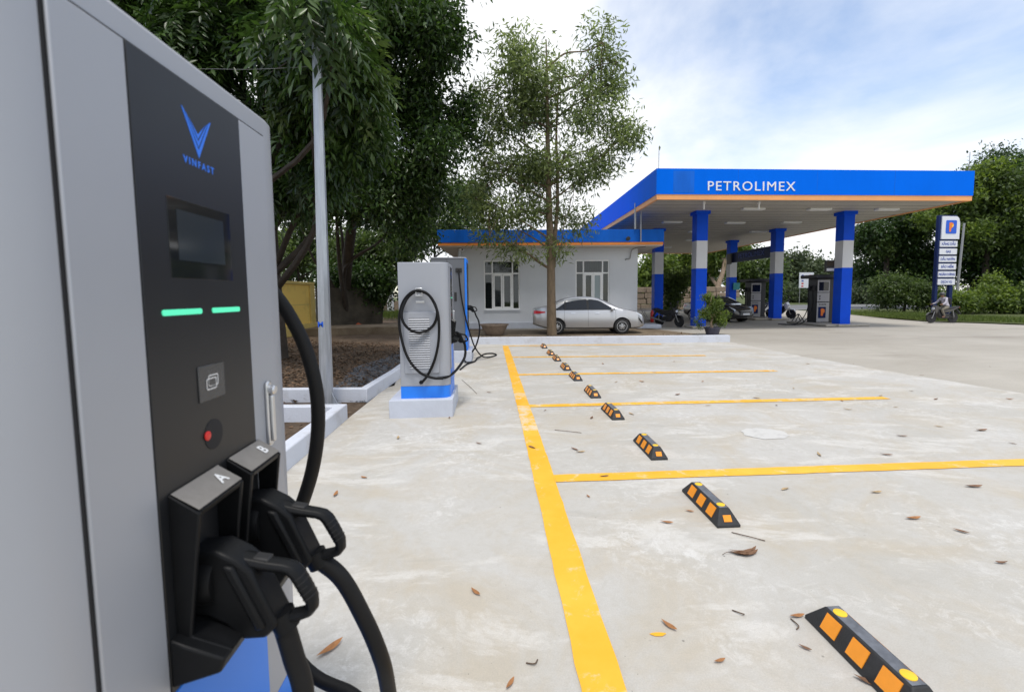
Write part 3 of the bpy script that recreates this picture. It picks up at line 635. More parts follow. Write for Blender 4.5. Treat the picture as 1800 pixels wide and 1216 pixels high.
        bx(hx - .055, hx + .055, .0, .012, 1.405, 1.435).build('recessed_pull', M['chrome'], t, bevel=.004)
        lv = bx(-.555, -.125, .0, .022, .53, 1.295).build('louvre_cover', M['cab'], t, bevel=.008)
        for i in range(22):
            z = .60 + i * .0285
            a, c_ = sorted((y(.0225), y(.031)))
            MB().prism([(a if s < 0 else c_, z), (c_ if s < 0 else a, z - .001), (c_ if s < 0 else a, z + .013)], -.49, -.235, lambda p, q, x: (x, p, q)).build('louvre', M['cab'], lv)
            bx(-.488, -.237, .0222, .0232, z + .0125, z + .020).build('louvre_slot', M['slat'], lv)
        MB().lathe([(.024, 0), (.024, .03), (.02, .035)], 14, (hx - .01, e, .42), Matrix.Rotation(R(90 if s < 0 else -90), 3, 'X')).build('cable_inlet', M['plastic'], t, smooth=40)
    pl = MB().box(v0 * 0 - .745, .035, -.09, Lc + .09, -.02, Z0 + .01).build('charger_plinth', M['plinth'], None, bevel=.01, loc=row(u0, v0, 0), rz=ROW)
    tag(pl, lab.split(' charging')[0].replace('tall ', '') + ' charger plinth, pale painted concrete block', 'plinth', 'charger plinths')
    return t
U1, V1 = .488, -.52
charger(U1, V1, 'nearest grey charging station with black front panel and holsters, filling the left')
U2, V2 = 5.74, -.52
charger(U2, V2, 'middle grey charging station with coiled cable and louvred side')
for o in list(COL.objects):
    if o.name.startswith('charger_plinth'):
        o['label'] = 'pale painted concrete plinth under the nearest charging station' if o.location.y < 3 else 'pale painted concrete plinth under the middle charging station'
# plugs of the near charger; cable points are local to the plug
def plug(u, v, z, name, lab, pts): return connector(name, lab, row(u, v, z), pts, group='charging plugs and cables')
plug(.806, -.52, 1.01, 'charging_plug', 'black charging plug in holster A of the nearest station', [(.158, -.004, -.15), (.176, -.01, -.23), (.180, -.05, -.38), (.160, -.12, -.54), (.08, -.24, -.62), (-.05, -.40, -.50), (-.25, -.45, -.2), (-.34, -.43, .2), (-.36, -.40, .52)])
plug(.964, -.52, 1.03, 'charging_plug', 'black charging plug in holster B of the nearest station', [(.192, .005, -.135), (.236, .01, -.235), (.262, .015, -.315), (.270, .04, -.40), (.262, .10, -.55), (.215, .20, -.66), (.11, .30, -.67), (-.06, .355, -.60), (-.25, .36, -.2), (-.40, .345, .3), (-.37, .345, .55)])
fc = MB().tube(spline([row(1.33, v, z + .01) for v, z in ((-.865, 1.565), (-.74, 1.60), (-.62, 1.52), (-.545, 1.40), (-.508, 1.28), (-.497, 1.17), (-.508, 1.05), (-.54, .93), (-.60, .80), (-.70, .70), (-.82, .66), (-.96, .70), (-1.08, .85), (-1.12, 1.10), (-1.08, 1.35), (-.98, 1.52), (-.865, 1.575))], 8), .019, 14).build('hanging_cable', M['rubber'], smooth=60)
tag(fc, 'thick black cable loop hung on the far side of the nearest station', 'cable')
# coil and plug of the middle charger
plug(6.40, -.52, .945, 'charging_plug', 'black charging plug in the holster of the middle station', [(.16, 0, -.16), (.15, -.05, -.30), (.06, -.35, -.42), (-.03, -.62, -.46), (-.15, -.735, -.46)])
yf = U2 - .05
def coil(pts, off): return spline([row(yf - off, v, z) for v, z in pts], 8)
c1 = [(-.60, .470), (-.72, .485), (-.88, .56), (-1.02, .74), (-1.10, 1.0), (-1.12, 1.22), (-1.07, 1.41), (-.97, 1.525), (-.865, 1.555), (-.76, 1.515), (-.68, 1.40), (-.655, 1.27), (-.70, 1.14), (-.78, 1.07), (-.88, 1.045), (-.98, 1.08), (-1.06, 1.18), (-1.075, 1.30), (-1.02, 1.45), (-.93, 1.535), (-.85, 1.545), (-.74, 1.49), (-.655, 1.33), (-.63, 1.15), (-.645, .92), (-.70, .70), (-.79, .51), (-.86, .425)]
offs = [.02 + .035 * math.sin(i * .9) for i in range(len(c1))]
cc = MB().tube(spline([row(yf - offs[i], v, z + .012) for i, (v, z) in enumerate(c1)] + [row(U2 + .0, -.875, .42)], 8), .0165, 12).build('coiled_cable', M['rubber'], smooth=60)
tag(cc, 'coiled black charging cable on the louvred side of the middle station', 'cable')

# far, taller charger
u3, v3 = 10.42, -.53
t3 = thing('charging_station', 'tall dark grey charging station with blue front edge, farthest of the row', 'charger', row(u3, v3, 0), ROW)
MB().box(-.79, -.045, 0, .85, .26, 2.335).build('cabinet', M['cab2'], t3, bevel=.01)
MB().box(-.045, .0, -.01, .86, .26, 2.35).build('blue_front', M['cblue'], t3, bevel=.008)
MB().box(-.80, .0, -.012, .862, 2.335, 2.36).build('top_cover', M['cab'], t3, bevel=.006)
MB().box(-.43, -.424, -.003, .0, .28, 2.32).build('door_seam', M['seam'], t3)
for x in (-.56, -.28): MB().box(x, x + .055, -.012, .0, 1.38, 1.58).build('door_latch', M['trim'], t3, bevel=.004)
MB().box(.0, .006, .12, .74, .75, 2.25).build('front_panel', M['blk'], t3)
MB().box(-.24, -.10, -.03, .0, 2.02, 2.12).build('cable_outlet', M['trim'], t3, bevel=.01)
p3 = MB().box(-.86, .09, -.13, 1.0, -.02, .26).build('charger_plinth', M['plinth'], None, bevel=.01, loc=row(u3, v3, 0), rz=ROW); tag(p3, 'pale painted concrete plinth under the farthest dark charging station', 'plinth', 'charger plinths')
plug(10.62, -.51, 1.22, 'charging_plug', 'black charging plug on the farthest dark station', [(.17, 0, -.17), (.235, -.02, -.32), (.25, -.05, -.55), (.17, -.05, -.85), (.06, -.1, -1.02), (-.1, -.2, -1.12), (-.05, -.45, -1.19), (.10, -.38, -1.2)])
c3 = MB().tube(spline([row(u3 - .02, v3 - .17, 2.07), row(u3 - .09, v3 - .16, 1.97), row(u3 - .09, v3 - .12, 1.5), row(u3 - .08, v3 - .03, 1.0), row(u3 - .05, v3 + .06, .65), row(u3 + .1, v3 + .16, .32), row(u3 + .3, v3 + .32, .08), row(u3 + .6, v3 + .50, .02), row(u3 + 1.0, v3 + .66, .02), row(u3 + 1.3, v3 + .55, .02), row(u3 + 1.2, v3 + .36, .02), row(u3 + .8, v3 + .28, .02), row(u3 + .3, v3 + .2, .04), row(u3 - .1, v3 + .15, .02), row(u3 - .5, v3 + .0, .02), row(u3 - 1.2, v3 - .1, .02)], 8), .0165, 10).build('hanging_cable', M['rubber'], smooth=60)
tag(c3, 'black cable drooping from the farthest dark station and looped on the concrete', 'cable')

# ------------------------------------------------------------------ lamp post
lp = thing('lamp_post', 'galvanised octagonal steel lamp post behind the nearest kerb bed', 'lamp post', (-2.555, 6.26, 0), R(22.5))
MB().tube([(0, 0, 0), (.09, -.03, 7.6)], [.088, .034], 8).build('pole', M['galv'], lp)
MB().box(-.17, .17, -.17, .17, 0, .018).build('base_plate', M['galv'], lp)
for a in range(4):
    g_ = MB(); th = R(45 + 90 * a); m_ = Matrix.Rotation(th, 3, 'Z')
    g_.add([m_ @ Vector(p) for p in [(.09, -.006, .018), (.21, -.006, .018), (.092, -.006, .20), (.09, .006, .018), (.21, .006, .018), (.092, .006, .20)]], [(0, 1, 2), (3, 5, 4), (0, 3, 4, 1), (1, 4, 5, 2), (2, 5, 3, 0)]).build('gusset', M['galv'], lp)
    MB().lathe([(.014, .018), (.014, .06), (.010, .062)], 8, m_ @ Vector((.19, .05, 0))).build('anchor_bolt', M['chrome'], lp)
lettering('painted_mark', 'M', .10, M['signb'], lp, Matrix.Rotation(R(-22.5), 4, 'Z') @ frame((-.01, -.0755, 1.13), (1, 0, 0), (0, 0, 1)), bold=.003, extrude=.001)
# ------------------------------------------------------------------ cars
def bake(o):
    dg = bpy.context.evaluated_depsgraph_get(); me = bpy.data.meshes.new_from_object(o.evaluated_get(dg)); o.modifiers.clear(); o.data = me
def car(label, loc, rz, paint, plate_txt=None):
    t = thing('parked_car', label, 'car', loc, rz)
    X = [-2.21, -2.18, -2.05, -1.85, -1.6, -1.35, -1.1, -.85, -.6, -.35, -.1, .15, .4, .65, .9, 1.12, 1.3, 1.5, 1.7, 1.9, 2.05, 2.15, 2.21]
    top = [.70, .98, 1.055, 1.085, 1.115, 1.235, 1.345, 1.42, 1.46, 1.475, 1.475, 1.455, 1.405, 1.31, 1.185, 1.06, 1.015, .98, .935, .87, .795, .70, .58]
    def f(xs, ys): return lambda x: float(np.interp(x, xs, ys))
    zt = f(X, top); wf = f([-2.21, -2.12, -1.9, -1.5, -.5, .8, 1.5, 1.9, 2.08, 2.21], [.66, .77, .835, .862, .868, .868, .855, .80, .70, .52])
    zb = f([-2.21, -1.9, -1.6, 1.6, 1.95, 2.21], [.40, .30, .215, .205, .22, .30]); cab = f([-2.0, -1.65, -1.1, -.5, .35, .8, 1.12, 1.4], [0, .12, .68, 1, 1, .62, .06, 0])
    def ringp(x):
        w_, z1, b0, c = wf(x), zt(x), zb(x), cab(x); zs = min(.945, z1 - .045)
        wr = w_ * (.90 - .26 * c)
        zm = b0 + (zs - b0) * .52
        P = [(0, b0), (w_ * .80, b0), (w_ * .955, b0 + .06), (w_ * .985, b0 + (zs - b0) * .28), (w_, zm), (w_ * .985, b0 + (zs - b0) * .78), (w_ * .935, zs)]
        for k in (.33, .66, .93): P.append((w_ * .925 + (wr - w_ * .925) * k ** 1.15, zs + (z1 - .035 - zs) * k))
        P += [(wr * .90, z1 - .012), (wr * .55, z1 + .004), (0, z1 + .010)]
        return P
    def sp(x, k, s=1, off=0.0):
        P = ringp(x); i = min(int(k), len(P) - 2); a, c_ = P[i], P[i + 1]; fr = k - i
        y, z = a[0] + (c_[0] - a[0]) * fr, a[1] + (c_[1] - a[1]) * fr; n = Vector((c_[1] - a[1], -(c_[0] - a[0]))); n = n.normalized() if n.length > 1e-6 else Vector((1, 0))
        return (x, s * (y + n.x * off), z + n.y * off)
    xs = sorted(set([round(x, 3) for x in np.linspace(-2.21, 2.21, 45)] + X)); m = MB(); n = len(ringp(0)); rings = []
    for x in xs:
        P = ringp(x); r = [(x, y, z) for y, z in P] + [(x, -y, z) for y, z in P[-2:0:-1]]; rings.append(r)
    k = len(rings[0]); vs = [p for r in rings for p in r]
    fs = [(i * k + j, i * k + (j + 1) % k, (i + 1) * k + (j + 1) % k, (i + 1) * k + j) for i in range(len(xs) - 1) for j in range(k)] + [tuple(range(k)), tuple((len(xs) - 1) * k + j for j in range(k - 1, -1, -1))]
    body = m.add(vs, fs).build('body', paint, t, smooth=40)
    WX = (-1.275, 1.275)
    cut = MB()
    for x in WX:
        for s in (-1, 1): cut.tube([(x, s * .52, .315), (x, s * 1.1, .315)], .352, 32)
    co = cut.build('cutter', None); bo = body.modifiers.new('b', 'BOOLEAN'); bo.object = co; bo.operation = 'DIFFERENCE'; bo.solver = 'EXACT'
    co.parent = None; mw = t.matrix_world.copy(); body.parent = None; bpy.context.view_layer.update(); bake(body); body.parent = t
    if not body.data.materials: body.data.materials.append(paint)
    cm_ = co.data; bpy.data.objects.remove(co); bpy.data.meshes.remove(cm_)
    body.data.polygons.foreach_set('use_smooth', [True] * len(body.data.polygons)); body.data.set_sharp_from_angle(angle=R(38))
    def patch(nm, mt, x0, x1, k0, k1, off=.004, nx=8, nk=4, sides=(-1, 1), parent=body, fk=None):
        for s in sides:
            P = MB(); vs = []
            for i in range(nx + 1):
                x = x0 + (x1 - x0) * i / nx; a, c_ = (k0, k1) if fk is None else fk(i / nx)
                for j in range(nk + 1): vs.append(sp(x, a + (c_ - a) * j / nk, s, off))
            P.add(vs, [(i * (nk + 1) + j, (i + 1) * (nk + 1) + j, (i + 1) * (nk + 1) + j + 1, i * (nk + 1) + j + 1) for i in range(nx) for j in range(nk)]).build(nm, mt, parent, smooth=40)
    # side glass: front door, rear door, quarter
    patch('side_window', M['cglass'], -.02, 1.0, 6.25, 8.7, fk=lambda q: (6.22, 8.75 - 1.9 * max(0, q - .45) / .55))
    patch('side_window', M['cglass'], -.92, -.10, 6.25, 8.7, fk=lambda q: (6.22, 8.2 + .55 * q))
    patch('side_window', M['cglass'], -1.36, -.97, 6.25, 8, fk=lambda q: (6.25, 6.5 + 1.6 * q))
    for x0, x1 in ((-.10, -.02), (-.97, -.92)): patch('pillar_trim', M['trim'], x0, x1, 6.22, 8.6, off=.003, nx=1)
    patch('belt_trim', M['trim'], -1.4, 1.08, 6.02, 6.2, off=.005, nx=14, nk=1)
    def screen_(nm, x0, x1):
        P = MB(); nx = 6; vs = []; ks = [9.5, 10.4, 11.2, 12.0]
        for i in range(nx + 1):
            x = x0 + (x1 - x0) * i / nx; row_ = [sp(x, k_, 1, .005) for k_ in ks] + [sp(x, k_, -1, .005) for k_ in ks[-2::-1]]; vs += row_
        q = 7; P.add(vs, [(i * q + j, (i + 1) * q + j, (i + 1) * q + j + 1, i * q + j + 1) for i in range(nx) for j in range(q - 1)]).build(nm, M['cglass'], body, smooth=40)
    screen_('windscreen', .42, 1.10); screen_('rear_window', -1.58, -.98)
    for x in (-.05, 1.02, -.98): patch('door_seam', M['trim'], x - .004, x + .004, 1.9, 6.0, off=.002, nx=1, nk=8)
    patch('sill_seam', M['trim'], -.92, 1.0, 1.95, 2.02, off=.002, nx=10, nk=1)
    for x in (.22, -.72): patch('door_handle', M['chrome'], x, x + .17, 5.15, 5.42, off=.022, nx=3, nk=2)
    patch('headlamp', M['head'], 1.72, 2.10, 5.4, 6.6, off=.006, fk=lambda q: (6.1 - .9 * q, 6.55))
    patch('tail_lamp', M['tail'], -2.17, -1.72, 5, 6, off=.007, fk=lambda q: (4.9 + .5 * q, 6.0 - .25 * q))
    patch('fog_lamp_recess', M['trim'], 1.93, 2.12, 2.6, 4.6, off=.005, fk=lambda q: (4.3 - 1.4 * q, 4.9 - 1.2 * q))
    # nose: grille, plate, badge
    g_ = MB()
    for s in (0,): g_.prism([(-.50, .36), (.50, .36), (.40, .60), (-.40, .60)], 2.195, 2.225, lambda p, q, x: (x, p, q))
    g_.build('grille', M['trim'], body, bevel=.01)
    for z in (.42, .47, .52, .57): MB().box(2.225, 2.230, -.40, .40, z - .006, z + .006).build('grille_bar', M['chrome'], body)
    np_ = MB().box(2.226, 2.236, -.235, .235, .415, .525).build('number_plate', M['plate'], body)
    if plate_txt: pass
    MB().box(-2.225, -2.21, -.235, .235, .66, .77).build('number_plate', M['plate'], body)
    for s in (-1, 1):
        MB().obox((.88, s * .90, .99), (.055, .085, .05), Matrix.Rotation(R(10 * s), 3, 'Z')).build('wing_mirror', paint, body, bevel=.03, seg=3)
        for x in WX:
            MB().tube([(x, s * .50, .315), (x, s * .53, .315)], .345, 28).build('wheel_well', M['seam'], body)
            wl = MB(); rm = Matrix.Rotation(R(90), 3, 'X'); wl.lathe([(.20, -.095), (.275, -.095), (.300, -.075), (.305, 0), (.300, .075), (.275, .095), (.20, .095)], 36, (x, s * .745, .305), rm)
            w_ = wl.build('wheel', M['tyre'], t, smooth=50)
            ro = s * .835
            MB().lathe([(.205, -.01), (.205, .012), (.188, .012), (.180, -.03)] if s < 0 else [(.205, .01), (.205, -.012), (.188, -.012), (.180, .03)], 36, (x, ro, .305), rm).build('rim', M['rim'], w_, smooth=50)
            MB().tube([(x, s * .80, .305), (x, s * .812, .305)], .19, 24).build('brake_disc', M['trim'], w_)
            hub = MB().tube([(x, s * .81, .305), (x, ro + s * .012, .305)], [.05, .04], 16)
            for a in range(5):
                th = R(90 + 72 * a); d = Vector((math.cos(th), 0, math.sin(th))); e = Vector((-math.sin(th), 0, math.cos(th)))
                for q in (-1, 1):
                    a0 = Vector((x, ro, .305)) + d * .03 + e * .012 * q; a1 = Vector((x, ro, .305)) + d * .19 + e * .042 * q; h = e * .013; yv = Vector((0, s * .012, 0))
                    hub.add([a0 - h - yv, a0 + h - yv, a1 + h - yv, a1 - h - yv, a0 - h + yv, a0 + h + yv, a1 + h, a1 - h], [(0, 1, 2, 3), (4, 7, 6, 5), (0, 4, 5, 1), (1, 5, 6, 2), (2, 6, 7, 3), (3, 7, 4, 0)])
            hub.build('spokes', M['rim'], w_)
    MB().prism([(-.78, 1.455), (-.72, 1.455), (-.80, 1.53), (-.86, 1.53)], -.012, .012, XZ).build('aerial_fin', paint, body, bevel=.004)
    return t
car('silver saloon car parked in front of the office behind the slim tree', (2.95, 18.05, 0), R(-1.5), M['silver']).scale = (.97, .97, .97)
car('black car facing the camera under the canopy behind the potted bonsai', (11.45, 25.3, 0), R(-72), M['black_car']).scale = (.93, .93, .93)

# ------------------------------------------------------------------ motorbikes
def motorbike(label, loc, rz, paint, tilt=0):
    t = thing('motorbike', label, 'motorbike', loc, rz); t.rotation_euler = (R(tilt), 0, rz)
    rm = Matrix.Rotation(R(90), 3, 'X')
    for x in (-.62, .62):
        w_ = MB().lathe([(.215, -.03), (.262, -.042), (.285, -.025), (.29, 0), (.285, .025), (.262, .042), (.215, .03)], 28, (x, 0, .29), rm).build('wheel', M['tyre'], t, smooth=50)
        MB().lathe([(.215, -.028), (.222, 0), (.215, .028), (.195, .02), (.195, -.02)], 28, (x, 0, .29), rm).build('rim', M['rim'], w_, smooth=50)
        h = MB().tube([(x, -.06, .29), (x, .06, .29)], .04, 12)
        for a in range(6):
            th = R(60 * a); h.tube([(x, 0, .29), (x + .2 * math.cos(th), 0, .29 + .2 * math.sin(th))], .012, 6)
        h.build('spokes', M['steel'], w_)
    for s in (-1, 1): MB().tube([(.62, s * .075, .29), (.42, s * .075, .90)], .022, 8).build('fork', M['steel'], t, smooth=50)
    MB().prism([(.34, .60), (.42, .50), (.50, .62), (.54, .78), (.44, .98), (.33, .96), (.28, .80)], -.13, .13, XZ).build('front_fairing', paint, t, bevel=.04, seg=3)
    MB().prism([(.66, .60), (.82, .56), (.90, .44), (.86, .46), (.76, .575), (.62, .585), (.42, .55), (.40, .58)], -.055, .055, XZ).build('front_mudguard', paint, t, bevel=.02)
    MB().prism([(.36, .80), (.30, .46), (.10, .26), (-.24, .24), (-.40, .40), (-.30, .52), (-.05, .56), (.10, .62), (.22, .80)], -.12, .12, XZ).build('engine_block', M['bikeblk'], t, bevel=.04, seg=3)
    MB().prism([(.28, .80), (.12, .64), (-.10, .58), (-.42, .62), (-.80, .80), (-.92, .90), (-.84, .92), (-.50, .80), (-.06, .74), (.18, .84)], -.12, .12, XZ).build('side_fairing', paint, t, bevel=.035, seg=3)
    MB().prism([(.12, .80), (-.10, .745), (-.48, .79), (-.86, .91), (-.84, .95), (-.50, .87), (-.12, .82), (.10, .85)], -.13, .13, XZ).build('seat', M['trim'], t, bevel=.03, seg=3)
    MB().tube(spline([(.36, -.34, 1.02), (.40, -.2, 1.05), (.42, 0, .97), (.40, .2, 1.05), (.36, .34, 1.02)], 5), .016, 8).build('handlebar', M['bikeblk'], t, smooth=50)
    for s in (-1, 1):
        mr = MB().tube([(.40, s * .2, 1.05), (.40, s * .26, 1.22)], .007, 6).build('mirror_stem', M['bikeblk'], t)
        MB().obox((.40, s * .28, 1.24), (.015, .055, .035), Matrix.Identity(3)).build('mirror', M['bikeblk'], mr, bevel=.01)
        MB().tube([(-.12, s * .12, .33), (-.12, s * .28, .33)], .014, 8).build('footpeg', M['steel'], t)
    MB().prism(rrect(.16, .13, .05, 4, 0, .80), .50, .555, lambda p, q, x: (x, p, q)).build('headlight', M['head'], t, bevel=.015)
    MB().box(-.94, -.88, -.07, .07, .84, .90).build('tail_light', M['tail'], t, bevel=.015)
    MB().prism([(-.80, .78), (-.95, .62), (-1.02, .48), (-.99, .47), (-.90, .60), (-.74, .74)], -.07, .07, XZ).build('rear_mudguard', M['bikeblk'], t, bevel=.01)
    MB().tube([(-.05, -.13, .26), (-.35, -.15, .29), (-.50, -.16, .36), (-.98, -.17, .46)], [.022, .025, .045, .05], 12).build('exhaust', M['steel'], t, smooth=50)
    for s in (-1, 1): MB().tube([(-.62, s * .085, .29), (-.22, s * .09, .38)], .026, 8).build('swing_arm', M['bikeblk'], t, smooth=50); MB().tube([(-.58, s * .11, .33), (-.50, s * .12, .70)], .024, 8).build('shock_absorber', M['steel'], t, smooth=50)
    return t
mo = gnd(1655, 567.5); MS = .86
motorbike('grey motorbike ridden across the forecourt in front of the price totem', (mo.x, mo.y, 0), R(180), M['bikegrey']).scale = (MS, MS, MS)
pk = gnd(1178, 574)
motorbike('dark motorbike parked between the canopy columns beside the office', (pk.x, pk.y + .1, 0), R(-58), M['bikeblk'], 8).scale = (.9, .9, .9)
motorbike('white scooter mostly hidden behind the right-hand inner column', (16.0, 26.9, 0), R(-60), M['bikewhite'], 6)

# ------------------------------------------------------------------ rider
def rider(loc, rz):
    t = thing('person', 'motorbike rider in pale shirt, olive trousers and dark helmet, leaning to the handlebar', 'person', loc, rz)
    V_ = [(-.20, 0, .90), (-.16, 0, 1.06), (-.08, 0, 1.24), (-.02, 0, 1.37), (.02, 0, 1.44), (.05, 0, 1.52), (.06, 0, 1.62)]; E_ = [(0, 1), (1, 2), (2, 3), (3, 4), (4, 5), (5, 6)]; Rr = [(.15, .15), (.135, .15), (.14, .17), (.10, .14), (.055, .055), (.085, .085), (.09, .085)]
    for s in (-1, 1):
        b0 = len(V_); V_ += [(-.02, s * .19, 1.36), (.10, s * .27, 1.14), (.27, s * .31, 1.06), (.36, s * .31, 1.045)]; E_ += [(3, b0), (b0, b0 + 1), (b0 + 1, b0 + 2), (b0 + 2, b0 + 3)]; Rr += [(.062, .062), (.05, .05), (.038, .038), (.034, .03)]
        b1 = len(V_); V_ += [(-.17, s * .11, .875), (.02, s * .16, .83), (.22, s * .19, .76), (.12, s * .19, .58), (.02, s * .18, .40), (.05, s * .18, .355), (.17, s * .18, .345)]; E_ += [(0, b1)] + [(b1 + i, b1 + i + 1) for i in range(6)]; Rr += [(.095, .095), (.085, .085), (.066, .066), (.055, .055), (.042, .042), (.04, .04), (.036, .028)]
    me = bpy.data.meshes.new('body'); me.from_pydata(V_, E_, []); o = link('body', me, None, t)
    o.modifiers.new('skin', 'SKIN'); su = o.modifiers.new('sub', 'SUBSURF'); su.levels = 2; su.render_levels = 2
    for i, sv in enumerate(me.skin_vertices[0].data): sv.radius = Rr[i]; sv.use_root = (i == 0)
    o.parent = None; bpy.context.view_layer.update(); bake(o); o.parent = t; me = o.data
    for k in ('shirt', 'trousers', 'skin', 'shoe'): me.materials.append(M[k])
    for p in me.polygons:
        c = p.center; p.use_smooth = True
        if c.z > 1.44: p.material_index = 2
        elif abs(c.y) > .22 and c.x > .30: p.material_index = 2
        elif c.z > .97: p.material_index = 0
        elif c.z < .40: p.material_index = 3
        else: p.material_index = 1
    # helmet with visor; shirt tail; hands with fingers
    MB().lathe([(.118, -.05), (.135, .0), (.132, .05), (.105, .10), (.055, .128), (.0, .135)], 24, (.055, 0, 1.59)).build('helmet', M['helmet'], o, smooth=60)
    MB().prism([(.10, 1.615), (.235, 1.60), (.10, 1.60)], -.09, .09, XZ).build('helmet_peak', M['helmet'], o, bevel=.004)
    for s in (-1, 1):
        for k in range(4): MB().tube(spline([(.36, s * (.285 + .017 * k), 1.05), (.395, s * (.285 + .017 * k), 1.055), (.41, s * (.285 + .017 * k), 1.035), (.392, s * (.285 + .017 * k), 1.012)], 3), .009 - .0008 * k, 6).build('finger', M['skin'], o, smooth=50)
        MB().tube([(.345, s * .277, 1.04), (.375, s * .268, 1.022), (.392, s * .27, 1.015)], .010, 6).build('thumb', M['skin'], o, smooth=50)
    MB().lathe([(.014, 0), (.018, .012), (.006, .05)], 8, (.142, 0, 1.53)).build('nose', M['skin'], o)
    for s in (-1, 1): MB().lathe([(.010, 0), (.007, .004)], 8, (.134, s * .035, 1.565), Matrix.Rotation(R(80), 3, 'Y')).build('eye', M['trim'], o)
    MB().box(.125, .134, -.025, .025, 1.497, 1.505).build('mouth', M['tail'], o)
    bp = MB().prism([(-.33, .98), (-.40, 1.05), (-.38, 1.34), (-.28, 1.42), (-.19, 1.38), (-.24, 1.10)], -.15, .15, XZ).build('backpack', M['pack'], None, bevel=.04, seg=3, loc=loc, rz=rz); bp.scale = (MS, MS, MS); t.scale = (MS, MS, MS)
    tag(bp, 'black backpack worn by the motorbike rider', 'backpack')
rider((mo.x, mo.y, 0), R(180))

# ------------------------------------------------------------------ totem, posts, pumps, boards
TY = 23.4
def tz_(y): return atY(1655, y, TY).z
tb = atY(1655, 560, TY); tt = thing('price_totem', 'tall navy totem sign with white emblem head and six white boards', 'sign', (tb.x, TY, 0), R(4)); TS = .86; tt.scale = (TS, TS, 1)
s_ = TY / 800
MB().box(-.66, .52, -.10, .10, tz_(502), tz_(379)).build('pylon', M['navy'], tt, bevel=.02)
for x0, x1 in ((-.66, -.48), (.30, .52)): MB().box(x0, x1, -.10, .10, 0, tz_(502)).build('leg', M['navy'], tt, bevel=.02)
hp = [(-.52, tz_(421)), (.66, tz_(421)), (.66, tz_(389))] + [(.66 - .30 + .30 * math.cos(R(a)), tz_(381) - .30 + .30 * math.sin(R(a))) for a in range(0, 91, 15)] + [(-.52, tz_(381))]
MB().prism(hp, -.16, -.10, lambda p, q, y: (p, y, q)).build('emblem_panel', M['signw'], tt, bevel=.01)
ez0, ez1 = tz_(411.5), tz_(388)
MB().prism(rrect(.70, ez1 - ez0, .07, 4, .08, (ez0 + ez1) / 2), -.175, -.16, lambda p, q, y: (p, y, q)).build('emblem_square', M['signb'], tt)
ec = ((ez0 + ez1) / 2, .08); hh = (ez1 - ez0)
MB().prism([(ec[1] - .14, ez0 + .14 * hh), (ec[1] - .03, ez0 + .14 * hh), (ec[1] - .01, ez0 + .40 * hh), (ec[1] + .08, ez0 + .46 * hh), (ec[1] + .15, ez0 + .62 * hh), (ec[1] + .10, ez0 + .78 * hh), (ec[1] - .04, ez0 + .84 * hh), (ec[1] - .15, ez0 + .80 * hh)], -.185, -.175, lambda p, q, y: (p, y, q)).build('emblem', M['porg'], tt)
MB().prism([(ec[1] - .0, ez0 + .50 * hh), (ec[1] + .08, ez0 + .50 * hh), (ec[1] + .13, ez0 + .62 * hh), (ec[1] + .08, ez0 + .72 * hh), (ec[1] + .03, ez0 + .60 * hh)], -.190, -.185, lambda p, q, y: (p, y, q)).build('emblem_highlight', M['pyel'], tt)
for i, tx in enumerate(('XĂNG DẦU', 'GAS', 'DẦU NHỜN', 'BẢO HIỂM', 'NGÂN HÀNG', 'DỊCH VỤ')):
    y0 = 424.2 + 13.25 * i; z1, z0 = tz_(y0), tz_(y0 + 10.2)
    bd = MB().box(-.56, .58, -.15, -.10, z0, z1).build('board', M['signw'], tt, bevel=.005)
    lettering('board_lettering', tx, .175, M['ltext'], bd, frame((.0, -.156, (z0 + z1) / 2 - .01), (1, 0, 0), (0, 0, 1)), bold=.004, extrude=.003)
a0 = atY(1681, 508, 30); lpo = MB().tube([(a0.x, 30, 0), (a0.x + .25, 30, 6.0)], [.085, .06], 10).build('utility_pole', M['steel'], smooth=50); tag(lpo, 'thin grey concrete pole in the bushes right of the totem', 'pole')
